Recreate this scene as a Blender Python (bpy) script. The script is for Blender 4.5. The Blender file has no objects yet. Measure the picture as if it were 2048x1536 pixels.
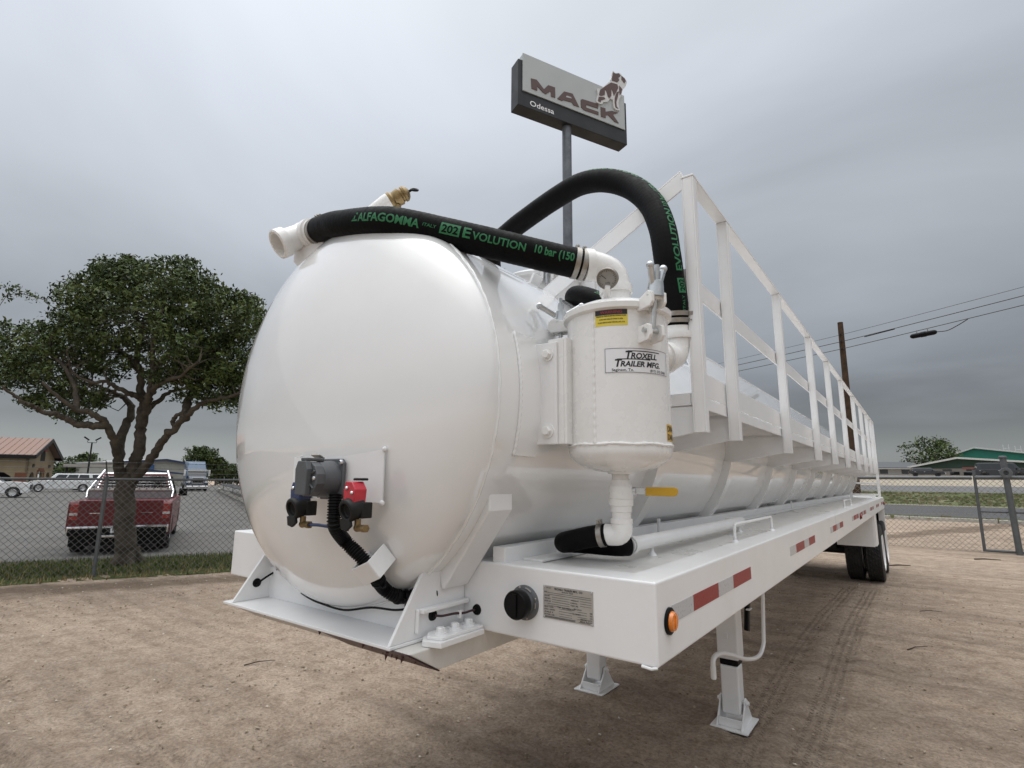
import bpy, bmesh, math, random
import numpy as np
from mathutils import Vector, Matrix

SC = bpy.context.scene
COL = SC.collection
rad = math.radians

# ------------------------------------------------------------------ camera
RX = np.array([[0.80330164, 0.09764819, 0.58751281],
               [0.59550368, -0.14667578, -0.78984909],
               [0.00904657, 0.98435311, -0.17597475]])
CAM = np.array([1.85975193, -1.56649164, 1.78863055])
FPX = 1077.0
cam_d = bpy.data.cameras.new('camera')
cam_d.sensor_width = 36.0
cam_d.lens = 36.0 * FPX / 2048.0
cam_d.clip_start = 0.05
cam_d.clip_end = 3000.0
cam = bpy.data.objects.new('camera', cam_d)
COL.objects.link(cam)
cam.matrix_world = Matrix([list(RX[0]) + [CAM[0]], list(RX[1]) + [CAM[1]], list(RX[2]) + [CAM[2]], [0, 0, 0, 1]])
SC.camera = cam

# ------------------------------------------------------------------ overcast sky
SUN_EL, SUN_AZ = rad(52), rad(-75)      # the veiled sun stands high behind the photographer
world = bpy.data.worlds.new('World')
SC.world = world
world.use_nodes = True
wn = world.node_tree
wn.nodes.clear()


def N(tree, typ, **kw):
    n = tree.nodes.new(typ)
    for k, v in kw.items():
        if k == 'inp':
            for kk, vv in v.items():
                n.inputs[kk].default_value = vv
        else:
            setattr(n, k, v)
    return n


def ramp(tree, stops, interp='LINEAR'):
    n = tree.nodes.new('ShaderNodeValToRGB')
    cr = n.color_ramp
    cr.interpolation = interp
    while len(cr.elements) > 1:
        cr.elements.remove(cr.elements[-1])
    for i, (p, c) in enumerate(stops):
        e = cr.elements[0] if i == 0 else cr.elements.new(p)
        e.position = p
        e.color = (c[0], c[1], c[2], 1.0) if hasattr(c, '__len__') else (c, c, c, 1.0)
    return n


def build_sky():
    L = wn.links.new
    out = N(wn, 'ShaderNodeOutputWorld')
    sky = N(wn, 'ShaderNodeTexSky', sky_type='NISHITA', sun_disc=False, sun_elevation=SUN_EL,
            sun_rotation=rad(90) - SUN_AZ)
    bg1 = N(wn, 'ShaderNodeBackground', inp={'Strength': 0.08})
    L(sky.outputs[0], bg1.inputs['Color'])
    tc = N(wn, 'ShaderNodeTexCoord')
    sep = N(wn, 'ShaderNodeSeparateXYZ')
    L(tc.outputs['Generated'], sep.inputs[0])
    # cloud sheet seen from below: project the view direction on a plane
    zc = N(wn, 'ShaderNodeMath', operation='MAXIMUM', inp={1: 0.0})
    L(sep.outputs['Z'], zc.inputs[0])
    za = N(wn, 'ShaderNodeMath', operation='ADD', inp={1: 0.13})
    L(zc.outputs[0], za.inputs[0])
    dv = N(wn, 'ShaderNodeVectorMath', operation='DIVIDE')
    cmb = N(wn, 'ShaderNodeCombineXYZ')
    for i in range(3):
        L(za.outputs[0], cmb.inputs[i])
    L(tc.outputs['Generated'], dv.inputs[0])
    L(cmb.outputs[0], dv.inputs[1])
    mp = N(wn, 'ShaderNodeMapping')
    mp.inputs['Scale'].default_value = (0.62, 0.85, 0.0)
    mp.inputs['Rotation'].default_value = (0, 0, rad(35))
    mp.inputs['Location'].default_value = (3.1, 1.7, 0)
    L(dv.outputs[0], mp.inputs['Vector'])
    n1 = N(wn, 'ShaderNodeTexNoise', inp={'Scale': 0.9, 'Detail': 5.0, 'Roughness': 0.5, 'Distortion': 0.5})
    L(mp.outputs[0], n1.inputs['Vector'])
    # elevation, wobbled a little so that the bands are not ruled lines
    wob = N(wn, 'ShaderNodeMath', operation='MULTIPLY_ADD', inp={1: 0.09, 2: -0.045})
    L(n1.outputs['Fac'], wob.inputs[0])
    el = N(wn, 'ShaderNodeMath', operation='ADD')
    L(zc.outputs[0], el.inputs[0])
    L(wob.outputs[0], el.inputs[1])
    rp = ramp(wn, [(0.0, (.30, .315, .315)), (0.035, (.27, .285, .288)), (0.085, (.185, .198, .205)), (0.15, (.205, .22, .237)),
                   (0.27, (.30, .322, .352)), (0.42, (.415, .445, .485)), (0.58, (.495, .53, .585)), (0.72, (.58, .615, .66)), (0.85, (1.5, 1.53, 1.55)),
                   (1.0, (3.3, 3.31, 3.30))])
    L(el.outputs[0], rp.inputs['Fac'])
    r2 = ramp(wn, [(0.25, .80), (0.5, 1.0), (0.75, 1.2)])
    L(n1.outputs['Fac'], r2.inputs['Fac'])
    mul = N(wn, 'ShaderNodeVectorMath', operation='MULTIPLY')
    L(rp.outputs['Color'], mul.inputs[0])
    L(r2.outputs['Color'], mul.inputs[1])
    # thinner cloud towards the veiled sun and the left
    dot = N(wn, 'ShaderNodeVectorMath', operation='DOT_PRODUCT')
    dot.inputs[1].default_value = (math.cos(SUN_AZ - 1.0) * .8, math.sin(SUN_AZ - 1.0) * .8, .5)
    L(tc.outputs['Generated'], dot.inputs[0])
    mr = N(wn, 'ShaderNodeMapRange', inp={'From Min': -0.9, 'From Max': 1.0, 'To Min': 0.82, 'To Max': SKY_GAIN})
    L(dot.outputs['Value'], mr.inputs['Value'])
    mu2 = N(wn, 'ShaderNodeVectorMath', operation='SCALE')
    L(mul.outputs[0], mu2.inputs[0])
    L(mr.outputs[0], mu2.inputs['Scale'])
    bg2 = N(wn, 'ShaderNodeBackground', inp={'Strength': 1.0})
    L(mu2.outputs[0], bg2.inputs['Color'])
    mx = N(wn, 'ShaderNodeMixShader', inp={0: 0.94})
    L(bg1.outputs[0], mx.inputs[1])
    L(bg2.outputs[0], mx.inputs[2])
    L(mx.outputs[0], out.inputs['Surface'])


SKY_GAIN = 1.5
build_sky()
sun_d = bpy.data.lights.new('sun', 'SUN')
sun_d.energy = 0.5
sun_d.angle = rad(150)
sun_d.color = (1.0, 0.975, 0.94)
sun = bpy.data.objects.new('sun', sun_d)
COL.objects.link(sun)
sdir = Vector((math.cos(SUN_EL) * math.cos(SUN_AZ), math.cos(SUN_EL) * math.sin(SUN_AZ), math.sin(SUN_EL)))
sun.rotation_euler = sdir.to_track_quat('Z', 'Y').to_euler()
sun.location = (0, 0, 40)
SC.view_settings.view_transform = 'Standard'
SC.view_settings.look = 'None'
SC.view_settings.exposure = 0.10
SC.view_settings.gamma = 1.0
SC.view_settings.use_curve_mapping = False
SC.render.engine = 'CYCLES'
SC.cycles.max_bounces = 8
SC.cycles.use_denoising = True

# ------------------------------------------------------------------ measuring helpers (photograph pixel -> place)


def ray(px, py):
    d = RX @ np.array([px - 1024.0, 768.0 - py, -FPX])
    return d / np.linalg.norm(d)


def onp(px, py, axis, val):
    d = ray(px, py)
    return CAM + d * ((val - CAM[axis]) / d[axis])


def wp(px, py, depth):
    return CAM + RX @ np.array([(px - 1024.0), (768.0 - py), -FPX]) * (depth / FPX)


def at_dist(px, py, dist):
    d = ray(px, py)
    return CAM + d * (dist / math.hypot(d[0], d[1]))

# ------------------------------------------------------------------ mesh helpers


def A3(p):
    return np.array(p, float)


def unit(v):
    v = A3(v)
    return v / (np.linalg.norm(v) + 1e-12)


def basis(n, ref=(0, 0, 1)):
    n = unit(n)
    r = A3(ref)
    if abs(n @ unit(r)) > .98:
        r = A3((1, 0, 0)) if abs(n[0]) < .9 else A3((0, 1, 0))
    u = unit(np.cross(r, n))
    v = np.cross(n, u)
    return u, v, n


class MB:
    def __init__(s):
        s.v, s.f, s.m, s.s = [], [], [], []

    def add(s, verts, faces, mi=0, smooth=False):
        b = len(s.v)
        s.v.extend([tuple(map(float, p)) for p in verts])
        for f in faces:
            s.f.append(tuple(i + b for i in f))
            s.m.append(mi)
            s.s.append(smooth)
        return s

    def box(s, lo, hi, mi=0):
        x0, y0, z0 = lo
        x1, y1, z1 = hi
        return s.add([(x0, y0, z0), (x1, y0, z0), (x1, y1, z0), (x0, y1, z0), (x0, y0, z1), (x1, y0, z1), (x1, y1, z1), (x0, y1, z1)],
                     [(0, 3, 2, 1), (4, 5, 6, 7), (0, 1, 5, 4), (1, 2, 6, 5), (2, 3, 7, 6), (3, 0, 4, 7)], mi)

    def obox(s, c, half, u, v, n, mi=0):
        c, u, v, n = A3(c), A3(u) * half[0], A3(v) * half[1], A3(n) * half[2]
        P = [c + a * u + b * v + d * n for d in (-1, 1) for a, b in ((-1, -1), (1, -1), (1, 1), (-1, 1))]
        return s.add(P, [(0, 3, 2, 1), (4, 5, 6, 7), (0, 1, 5, 4), (1, 2, 6, 5), (2, 3, 7, 6), (3, 0, 4, 7)], mi)

    def bar(s, a, b, w, t, ref=(0, 0, 1), mi=0):
        a, b = A3(a), A3(b)
        u, v, n = basis(b - a, ref)
        return s.obox((a + b) / 2, (w / 2, t / 2, np.linalg.norm(b - a) / 2), u, v, n, mi)

    def prism(s, pts, o, u, v, n, t0, t1, mi=0):
        o, u, v, n = A3(o), A3(u), A3(v), A3(n)
        k = len(pts)
        P = [o + u * a + v * b + n * t0 for a, b in pts] + [o + u * a + v * b + n * t1 for a, b in pts]
        area = sum(pts[i][0] * pts[(i + 1) % k][1] - pts[(i + 1) % k][0] * pts[i][1] for i in range(k))
        up = (area > 0) == (t1 > t0) if (np.cross(u, v) @ n) > 0 else (area > 0) != (t1 > t0)
        top, bot = list(range(k, 2 * k)), list(range(k))
        if up:
            F = [tuple(top), tuple(reversed(bot))] + [(i, (i + 1) % k, k + (i + 1) % k, k + i) for i in range(k)]
        else:
            F = [tuple(reversed(top)), tuple(bot)] + [(i, k + i, k + (i + 1) % k, (i + 1) % k) for i in range(k)]
        return s.add(P, F, mi)

    def tube(s, pts, r, n=12, mi=0, caps=True, ref=(0, 0, 1), smooth=True):
        P = [A3(p) for p in pts]
        k = len(P)
        rs = [r] * k if not hasattr(r, '__len__') else r
        T = [unit(P[min(i + 1, k - 1)] - P[max(i - 1, 0)]) for i in range(k)]
        u, v, _ = basis(T[0], ref)
        V = []
        for i in range(k):
            u = unit(u - T[i] * (u @ T[i]))
            v = np.cross(T[i], u)
            for j in range(n):
                a = 2 * math.pi * j / n
                V.append(P[i] + (u * math.cos(a) + v * math.sin(a)) * rs[i])
        F = [(i * n + j, i * n + (j + 1) % n, (i + 1) * n + (j + 1) % n, (i + 1) * n + j) for i in range(k - 1) for j in range(n)]
        s.add(V, F, mi, smooth)
        if caps:
            s.add(V[:n], [tuple(reversed(range(n)))], mi)
            s.add(V[-n:], [tuple(range(n))], mi)
        return s

    def lathe(s, prof, o, axis, n=32, mi=0, smooth=True, ref=(0, 0, 1)):
        u, v, w = basis(axis, ref)
        o = A3(o)
        V, F, rows = [], [], []
        for r, h in prof:
            if r < 1e-6:
                rows.append([len(V)])
                V.append(o + w * h)
            else:
                rows.append(list(range(len(V), len(V) + n)))
                for j in range(n):
                    a = 2 * math.pi * j / n
                    V.append(o + w * h + (u * math.cos(a) + v * math.sin(a)) * r)
        for a, b in zip(rows[:-1], rows[1:]):
            for j in range(n):
                q = (j + 1) % n
                if len(a) == 1 and len(b) == 1:
                    continue
                if len(a) == 1:
                    F.append((a[0], b[q], b[j]))
                elif len(b) == 1:
                    F.append((a[j], a[q], b[0]))
                else:
                    F.append((a[j], a[q], b[q], b[j]))
        return s.add(V, F, mi, smooth)

    def disc(s, o, axis, r, h, n=24, mi=0, r2=None):
        r2 = r if r2 is None else r2
        return s.lathe([(0, 0), (r, 0), (r2, h), (0, h)], o, axis, n, mi)

    def ring(s, o, axis, R, r, n=40, m=8, mi=0, a0=0.0, a1=None, ref=(0, 0, 1)):
        u, v, w = basis(axis, ref)
        o = A3(o)
        full = a1 is None
        a1 = 2 * math.pi if full else a1
        pts = [o + (u * math.cos(a) + v * math.sin(a)) * R for a in np.linspace(a0, a1, n + 1)]
        return s.tube(pts, r, m, mi, caps=not full)

    def hexbolt(s, o, axis, r, h, mi=0):
        s.lathe([(0, 0), (r * 1.55, 0), (r * 1.55, h * .25), (0, h * .25)], o, axis, 16, mi)
        return s.lathe([(0, h * .25), (r, h * .25), (r, h * .9), (r * .85, h), (0, h)], o, axis, 6, mi, smooth=False)

    def ball(s, o, r, n=16, m=10, mi=0, sc=(1, 1, 1)):
        pr = [(r * math.sin(t), -r * math.cos(t)) for t in np.linspace(0, math.pi, m)]
        pr[0] = (0, -r)
        pr[-1] = (0, r)
        b = len(s.v)
        s.lathe(pr, (0, 0, 0), (0, 0, 1), n, mi)
        for i in range(b, len(s.v)):
            x, y, z = s.v[i]
            s.v[i] = (x * sc[0] + o[0], y * sc[1] + o[1], z * sc[2] + o[2])
        return s

    def xf(s, M):
        s.v = [tuple(M @ Vector(p)) for p in s.v]
        return s


def link(name, me, parent=None):
    o = bpy.data.objects.new(name, me)
    COL.objects.link(o)
    if parent is not None:
        o.parent = parent
    return o


def obj(name, g, mats, parent=None, bevel=0.0, seg=2, sharp=35, kind=None, label=None):
    me = bpy.data.meshes.new(name)
    me.from_pydata(g.v, [], g.f)
    for m in (mats if isinstance(mats, (list, tuple)) else [mats]):
        me.materials.append(m)
    me.polygons.foreach_set('material_index', g.m)
    me.polygons.foreach_set('use_smooth', g.s)
    if any(g.s):
        me.set_sharp_from_angle(angle=rad(sharp))
    me.update()
    o = link(name, me, parent)
    if bevel > 0:
        md = o.modifiers.new('edge', 'BEVEL')
        md.width = bevel
        md.segments = seg
        md.limit_method = 'ANGLE'
        md.angle_limit = rad(40)
    if kind:
        o['kind'] = kind
    if label:
        o['label'] = label
    return o


def raw(name, V, F, mats, parent=None, mi=None, smooth=False, kind=None):
    """big meshes straight from numpy arrays: V (n,3), F (m,k) all faces with k corners"""
    V = np.asarray(V, np.float32)
    F = np.asarray(F, np.int32)
    me = bpy.data.meshes.new(name)
    k = F.shape[1]
    me.vertices.add(len(V))
    me.vertices.foreach_set('co', V.ravel())
    me.loops.add(F.size)
    me.loops.foreach_set('vertex_index', F.ravel())
    me.polygons.add(len(F))
    me.polygons.foreach_set('loop_start', np.arange(0, F.size, k, dtype=np.int32))
    for m in (mats if isinstance(mats, (list, tuple)) else [mats]):
        me.materials.append(m)
    if mi is not None:
        me.polygons.foreach_set('material_index', np.asarray(mi, np.int32))
    me.polygons.foreach_set('use_smooth', np.full(len(F), smooth))
    me.update(calc_edges=True)
    me.validate()
    o = link(name, me, parent)
    if kind:
        o['kind'] = kind
    return o


def thing(name, label, cat, loc=(0, 0, 0), rz=0.0, group=None):
    o = bpy.data.objects.new(name, None)
    COL.objects.link(o)
    o.empty_display_size = .2
    o.location = loc
    o.rotation_euler = (0, 0, rz)
    return tag(o, label, cat, group)


def tag(o, label, cat, group=None):
    o['label'] = label
    o['category'] = cat
    if group:
        o['group'] = group
    return o


def struct(o):
    o['kind'] = 'structure'
    return o


def copy_tree(o, parent=None):
    c = o.copy()
    COL.objects.link(c)
    c.parent = parent
    for ch in list(o.children):
        copy_tree(ch, c)
    return c


def catmull(P, step=8):
    P = [A3(p) for p in P]
    Q = [2 * P[0] - P[1]] + P + [2 * P[-1] - P[-2]]
    out = []
    for i in range(1, len(Q) - 2):
        p0, p1, p2, p3 = Q[i - 1], Q[i], Q[i + 1], Q[i + 2]
        for j in range(step):
            t = j / step
            out.append(.5 * ((2 * p1) + (-p0 + p2) * t + (2 * p0 - 5 * p1 + 4 * p2 - p3) * t * t + (-p0 + 3 * p1 - 3 * p2 + p3) * t ** 3))
    out.append(P[-1])
    return out


def resample(P, ds):
    P = np.array(P)
    d = np.r_[0, np.cumsum(np.linalg.norm(np.diff(P, axis=0), axis=1))]
    k = max(2, int(round(d[-1] / ds)) + 1)
    s = np.linspace(0, d[-1], k)
    return np.c_[[np.interp(s, d, P[:, i]) for i in range(3)]].T, d[-1]


_txt = {}


def text_geo(body, size=1.0, bold=0.0, shear=0.0, spacing=1.0, sx=1.0, res=3, fine=False):
    """flat lettering as triangles: (n,2) points starting at x=0, and faces"""
    key = (body, bold, shear, spacing, res, fine)
    if key not in _txt:
        cu = bpy.data.curves.new('lettering', 'FONT')
        cu.body = body
        cu.size = 1.0
        cu.offset = bold
        cu.shear = shear
        cu.space_character = spacing
        cu.resolution_u = res
        o = bpy.data.objects.new('lettering', cu)
        COL.objects.link(o)
        dg = bpy.context.evaluated_depsgraph_get()
        me = bpy.data.meshes.new_from_object(o.evaluated_get(dg))
        bm = bmesh.new()
        bm.from_mesh(me)
        bmesh.ops.triangulate(bm, faces=bm.faces[:])
        for _ in range(3 if fine else 0):
            lg = [e for e in bm.edges if e.calc_length() > .22]
            if not lg:
                break
            bmesh.ops.subdivide_edges(bm, edges=lg, cuts=1)
            bmesh.ops.triangulate(bm, faces=bm.faces[:])
        bm.to_mesh(me)
        bm.free()
        P = np.array([(v.co.x, v.co.y) for v in me.vertices])
        F = [tuple(p.vertices) for p in me.polygons]
        bpy.data.objects.remove(o)
        bpy.data.curves.remove(cu)
        bpy.data.meshes.remove(me)
        if len(P):
            P[:, 0] -= P[:, 0].min()
        _txt[key] = (P, F)
    P, F = _txt[key]
    return P * np.array([size * sx, size]), F


def put_text(g, body, size, mapf, bold=0.0, shear=0.0, spacing=1.0, sx=1.0, align='L', x0=0.0, y0=0.0, width=None, mi=0, fine=False):
    P, F = text_geo(body, size, bold, shear, spacing, sx, 3, fine)
    P = P.copy()
    w = P[:, 0].max()
    if width:
        P[:, 0] *= width / w
        w = width
    P[:, 0] += x0 - (w / 2 if align == 'C' else w if align == 'R' else 0)
    P[:, 1] += y0
    g.add([mapf(a, b) for a, b in P], F, mi)
    return w

# ------------------------------------------------------------------ materials


def new_mat(name):
    m = bpy.data.materials.new(name)
    m.use_nodes = True
    t = m.node_tree
    return m, t, t.nodes['Principled BSDF']


def mat(name, col, rough=.5, metal=0.0, coat=0.0, var=.12, scale=8.0, bump=0.0, bscale=60.0, spec=.5, dirt=None, dirt_amt=.35, dscale=3.0, coat_ior=1.5):
    m, t, b = new_mat(name)
    L = t.links.new
    tc = N(t, 'ShaderNodeTexCoord')
    nz = N(t, 'ShaderNodeTexNoise', inp={'Scale': scale, 'Detail': 4.0, 'Roughness': .6})
    L(tc.outputs['Object'], nz.inputs['Vector'])
    lo = [max(0, c * (1 - var)) for c in col]
    hi = [min(1, c * (1 + var)) for c in col]
    rp = ramp(t, [(.3, lo), (.7, hi)])
    L(nz.outputs['Fac'], rp.inputs['Fac'])
    src = rp.outputs['Color']
    if dirt is not None:
        n2 = N(t, 'ShaderNodeTexNoise', inp={'Scale': dscale, 'Detail': 7.0, 'Roughness': .7})
        L(tc.outputs['Object'], n2.inputs['Vector'])
        r2 = ramp(t, [(.48, 0.0), (.75, dirt_amt)])
        L(n2.outputs['Fac'], r2.inputs['Fac'])
        mx = N(t, 'ShaderNodeMix', data_type='RGBA')
        L(r2.outputs['Color'], mx.inputs['Factor'])
        L(src, mx.inputs['A'])
        mx.inputs['B'].default_value = (*dirt, 1)
        src = mx.outputs['Result']
    L(src, b.inputs['Base Color'])
    rr = ramp(t, [(.3, max(0, rough * .85)), (.7, min(1, rough * 1.15))])
    L(nz.outputs['Fac'], rr.inputs['Fac'])
    L(rr.outputs['Color'], b.inputs['Roughness'])
    b.inputs['Metallic'].default_value = metal
    b.inputs['Specular IOR Level'].default_value = spec
    if coat:
        b.inputs['Coat Weight'].default_value = coat
        b.inputs['Coat Roughness'].default_value = .03
        b.inputs['Coat IOR'].default_value = coat_ior
    if bump:
        n3 = N(t, 'ShaderNodeTexNoise', inp={'Scale': bscale, 'Detail': 3.0})
        L(tc.outputs['Object'], n3.inputs['Vector'])
        bp = N(t, 'ShaderNodeBump', inp={'Strength': bump, 'Distance': .01})
        L(n3.outputs['Fac'], bp.inputs['Height'])
        L(bp.outputs['Normal'], b.inputs['Normal'])
    return m


WHITE = mat('white_gloss_paint', (.81, .81, .805), .22, coat=1.0, coat_ior=1.8, var=.015, scale=3, bump=.05, bscale=2.6, dirt=(.62, .58, .52), dirt_amt=.10, dscale=2.2)
WHITE2 = mat('white_steel_paint', (.81, .81, .81), .33, coat=.15, var=.02, scale=6, bump=.03, bscale=220, dirt=(.50, .45, .38), dirt_amt=.12, dscale=3.5)
DECKP = mat('offwhite_deck_paint', (.68, .67, .645), .30, var=.06, scale=5, bump=.03, bscale=150, dirt=(.36, .32, .27), dirt_amt=.35, dscale=6)  # off-white, greyer than the rail paint, with random darker blotches
PVCW = mat('white_fitting_paint', (.81, .805, .79), .28, coat=.25, var=.02, scale=12, bump=.03, bscale=120, dirt=(.5, .46, .4), dirt_amt=.12, dscale=9)
RUBBER = mat('black_hose_rubber', (.0045, .0045, .005), .6, var=.25, scale=40, bump=.15, bscale=260, spec=.09)
BLACKP = mat('black_plastic', (.005, .005, .0055), .42, var=.2, scale=30, spec=.15)
GREENINK = mat('green_print', (.014, .16, .055), .5, var=.1, scale=60)
STEEL = mat('zinc_plated_steel', (.55, .57, .58), .3, metal=.9, var=.15, scale=30)
CLAMP = mat('stainless_band', (.34, .32, .29), .38, metal=.8, var=.15, scale=40)
BRASS = mat('brass', (.27, .19, .09), .42, metal=.75, var=.2, scale=30, dirt=(.12, .08, .045), dirt_amt=.6, dscale=25)
GREYPL = mat('grey_socket_plastic', (.085, .09, .096), .5, var=.12, scale=25, bump=.05, bscale=200)
DKGREY = mat('dark_grey_plastic', (.015, .015, .015), .5, var=.2, scale=30, spec=.25)
REDPL = mat('red_anodised', (.50, .02, .04), .35, coat=.3, var=.12, scale=30)
BLUEPL = mat('blue_anodised', (.008, .030, .11), .35, coat=.3, var=.15, scale=30)
YELLOWH = mat('yellow_grip', (.55, .32, .015), .5, var=.12, scale=30, dirt=(.25, .15, .02), dirt_amt=.3, dscale=30)
STICKW = mat('white_vinyl', (.78, .78, .80), .35, var=.02)
STICKY = mat('yellow_vinyl', (.74, .60, .06), .4, var=.04)
STICKO = mat('orange_vinyl', (.62, .38, .05), .4, var=.06)
INK = mat('black_print', (.01, .01, .012), .45, var=.1)
REDINK = mat('red_print', (.35, .03, .035), .45, var=.1)
TAPER = mat('red_reflective_tape', (.26, .010, .012), .4, coat=.0, var=.03, scale=90)
TAPEW = mat('silver_reflective_tape', (.46, .47, .49), .3, coat=.2, var=.02, scale=90)
AMBER = mat('amber_lens', (.75, .20, .01), .12, coat=.6, var=.2, scale=60)
REDLENS = mat('red_lens', (.32, .012, .012), .15, coat=.6, var=.2, scale=60)
ALU = mat('etched_aluminium_plate', (.42, .40, .37), .42, metal=.35, var=.08, scale=30)
GREASE = mat('maroon_grease', (.055, .008, .012), .4, var=.4, scale=40)
TYRE = mat('tyre_rubber', (.016, .016, .017), .7, var=.3, scale=20, bump=.2, bscale=80, dirt=(.10, .085, .065), dirt_amt=.35, dscale=5)
GLASSD = mat('tinted_glass', (.012, .015, .018), .06, var=.1, coat=.4)
CHROME = mat('chrome', (.72, .73, .75), .12, metal=1.0, var=.05)
GALV = mat('galvanised_steel', (.30, .31, .32), .5, metal=.55, var=.22, scale=9, dirt=(.15, .14, .13), dirt_amt=.4, dscale=12)
GALVD = mat('weathered_galvanised_pipe', (.11, .118, .125), .55, metal=.35, var=.2, scale=9, dirt=(.10, .095, .09), dirt_amt=.5, dscale=12)
# ------------------------------------------------------------------ ground and roads
RNG = np.random.default_rng(7)


def vnoise(x, y, seed=0):
    xi, yi = np.floor(x).astype(np.int64), np.floor(y).astype(np.int64)
    xf, yf = x - xi, y - yi
    xf, yf = xf * xf * (3 - 2 * xf), yf * yf * (3 - 2 * yf)

    def h(a, b):
        n = (a * 374761393 + b * 668265263 + seed * 982451653) & 0x7fffffff
        n = ((n ^ (n >> 13)) * 1274126177) & 0x7fffffff
        return ((n ^ (n >> 16)) & 0xffff) / 65535.0
    return (h(xi, yi) * (1 - xf) + h(xi + 1, yi) * xf) * (1 - yf) + (h(xi, yi + 1) * (1 - xf) + h(xi + 1, yi + 1) * xf) * yf


def fbm(x, y, oct=4, seed=0):
    s, a = 0, .5
    for i in range(oct):
        s = s + a * (vnoise(x * 2 ** i, y * 2 ** i, seed + i * 17) - .5)
        a *= .55
    return s


FU, FN = A3((.455, .89, 0)) / math.hypot(.455, .89), A3((-.89, .455, 0)) / math.hypot(.455, .89)   # along the left fence, and away from the yard
F0 = A3((-10.83, .975, 0))


def fdist(x, y):
    return (x - F0[0]) * FN[0] + (y - F0[1]) * FN[1]


def smooth(a, b, x):
    t = np.clip((x - a) / (b - a), 0, 1)
    return t * t * (3 - 2 * t)


def terr(x, y):
    x, y = np.asarray(x, float), np.asarray(y, float)
    z = .02 * np.clip(y - 20, 0, 75) + .06 * np.clip(y - 95, 0, 30)
    return z * smooth(-48, -16, x)


TRK = [np.array([onp(px, py, 2, 0)[:2] for px, py in pts]) for pts in (
    [(1701, 1170), (1654, 1223), (1613.5, 1275), (1567, 1348), (1517, 1436), (1479, 1509), (1440, 1600)],
    [(1745, 1176), (1713, 1234), (1683.6, 1298.5), (1663, 1371.5), (1640, 1436), (1613.5, 1509), (1590, 1600)])]


def axis_grid(lo, hi, a, b, fine, ratio=1.22, cap=12.0):
    mid = list(np.arange(a, b + 1e-6, fine))
    up, st = [], fine
    p = mid[-1]
    while p < hi:
        st = min(st * ratio, cap)
        p += st
        up.append(p)
    dn, st, p = [], fine, mid[0]
    while p > lo:
        st = min(st * ratio, cap)
        p -= st
        dn.append(p)
    return np.array(dn[::-1] + mid + up)


def build_ground():
    gx = axis_grid(-420, 420, -6.2, 3.6, .026)
    gy = axis_grid(-60, 700, -1.2, 7.6, .026)
    gy = np.concatenate([gy[gy < 13.5], np.arange(14, 45, .5), np.arange(45, 131, 2.0), np.arange(140, 700, 30.0)])
    X, Y = np.meshgrid(gx, gy, indexing='ij')
    near = 1 - smooth(6, 16, np.hypot(X + 1, Y - 3))
    z = terr(X, Y)
    z = z + near * (.035 * fbm(X * .9, Y * .9, 3, 3) + .03 * fbm(X * 7, Y * 7, 4, 5))
    z = z + near * .020 * np.maximum(0, fbm(X * 17, Y * 17, 3, 9)) * 2 * smooth(-.05, .2, fbm(X * 1.6, Y * 1.6, 3, 11))
    # shallow wheel ruts sweeping across the yard, roughly along the trailer's front
    for off, dep in ((-1.3, .012), (-1.75, .010), (.45, .012), (1.0, .009), (-2.9, .010)):
        c = -.55 + off + .13 * X + .012 * (X + 3) ** 2 + .12 * fbm(X * .6, Y * 0 + off, 2, 21)
        d = (Y - c)
        z = z + near * (-3.4 * dep * np.exp(-(d / .09) ** 2) + dep * 2.4 * np.exp(-((np.abs(d) - .17) / .06) ** 2)) * smooth(-.25, .1, fbm(X * .8, Y * .8 + off, 2, 31))
    # two dual tyre tracks; across and along coordinates are stored for the tread relief
    acr = np.full(X.shape, 9.0)
    alo = np.zeros(X.shape)
    for P in TRK:
        S = np.r_[0, np.cumsum(np.linalg.norm(np.diff(P, axis=0), axis=1))]
        for i in range(len(P) - 1):
            d = P[i + 1] - P[i]
            L = np.linalg.norm(d)
            d = d / L
            t = (X - P[i, 0]) * d[0] + (Y - P[i, 1]) * d[1]
            a = (X - P[i, 0]) * d[1] - (Y - P[i, 1]) * d[0]
            m = (t >= -.02) & (t <= L + .02) & (np.abs(a) < np.abs(acr)) & (np.abs(a) < .5)
            acr[m] = a[m]
            alo[m] = (S[i] + t)[m]
    inside = 1 - smooth(.09, .15, np.abs(acr))
    for fx in (-.577, .577):
        df = np.maximum(np.abs(X - fx) - .135, np.abs(Y - 3.0) - .17)
        z = z + .016 * np.exp(-((df - .03) / .035) ** 2) * (.6 + .8 * vnoise(X * 14, Y * 14, 77)) - .012 * (df < 0)
    z = z - inside * .007 + .008 * np.exp(-((np.abs(acr) - .17) / .04) ** 2)
    # the yard dips a little under the lot and the verge
    z = z - .06 * smooth(.1, .5, fdist(X, Y)) * (1 - smooth(-16, -10, X) * smooth(12, 20, Y))
    z[(Y > 24)] -= .05
    n, m = X.shape
    idx = np.arange(n * m).reshape(n, m)
    F = np.stack([idx[:-1, :-1], idx[1:, :-1], idx[1:, 1:], idx[:-1, 1:]], -1).reshape(-1, 4)
    V = np.stack([X, Y, z], -1).reshape(-1, 3)
    o = raw('dirt_yard', V, F, DIRT, smooth=True)
    at = o.data.attributes.new('track', 'FLOAT_VECTOR', 'POINT')
    at.data.foreach_set('vector', np.stack([np.clip(acr, -1, 1), alo, inside], -1).astype(np.float32).ravel())
    return struct(o)


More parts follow.
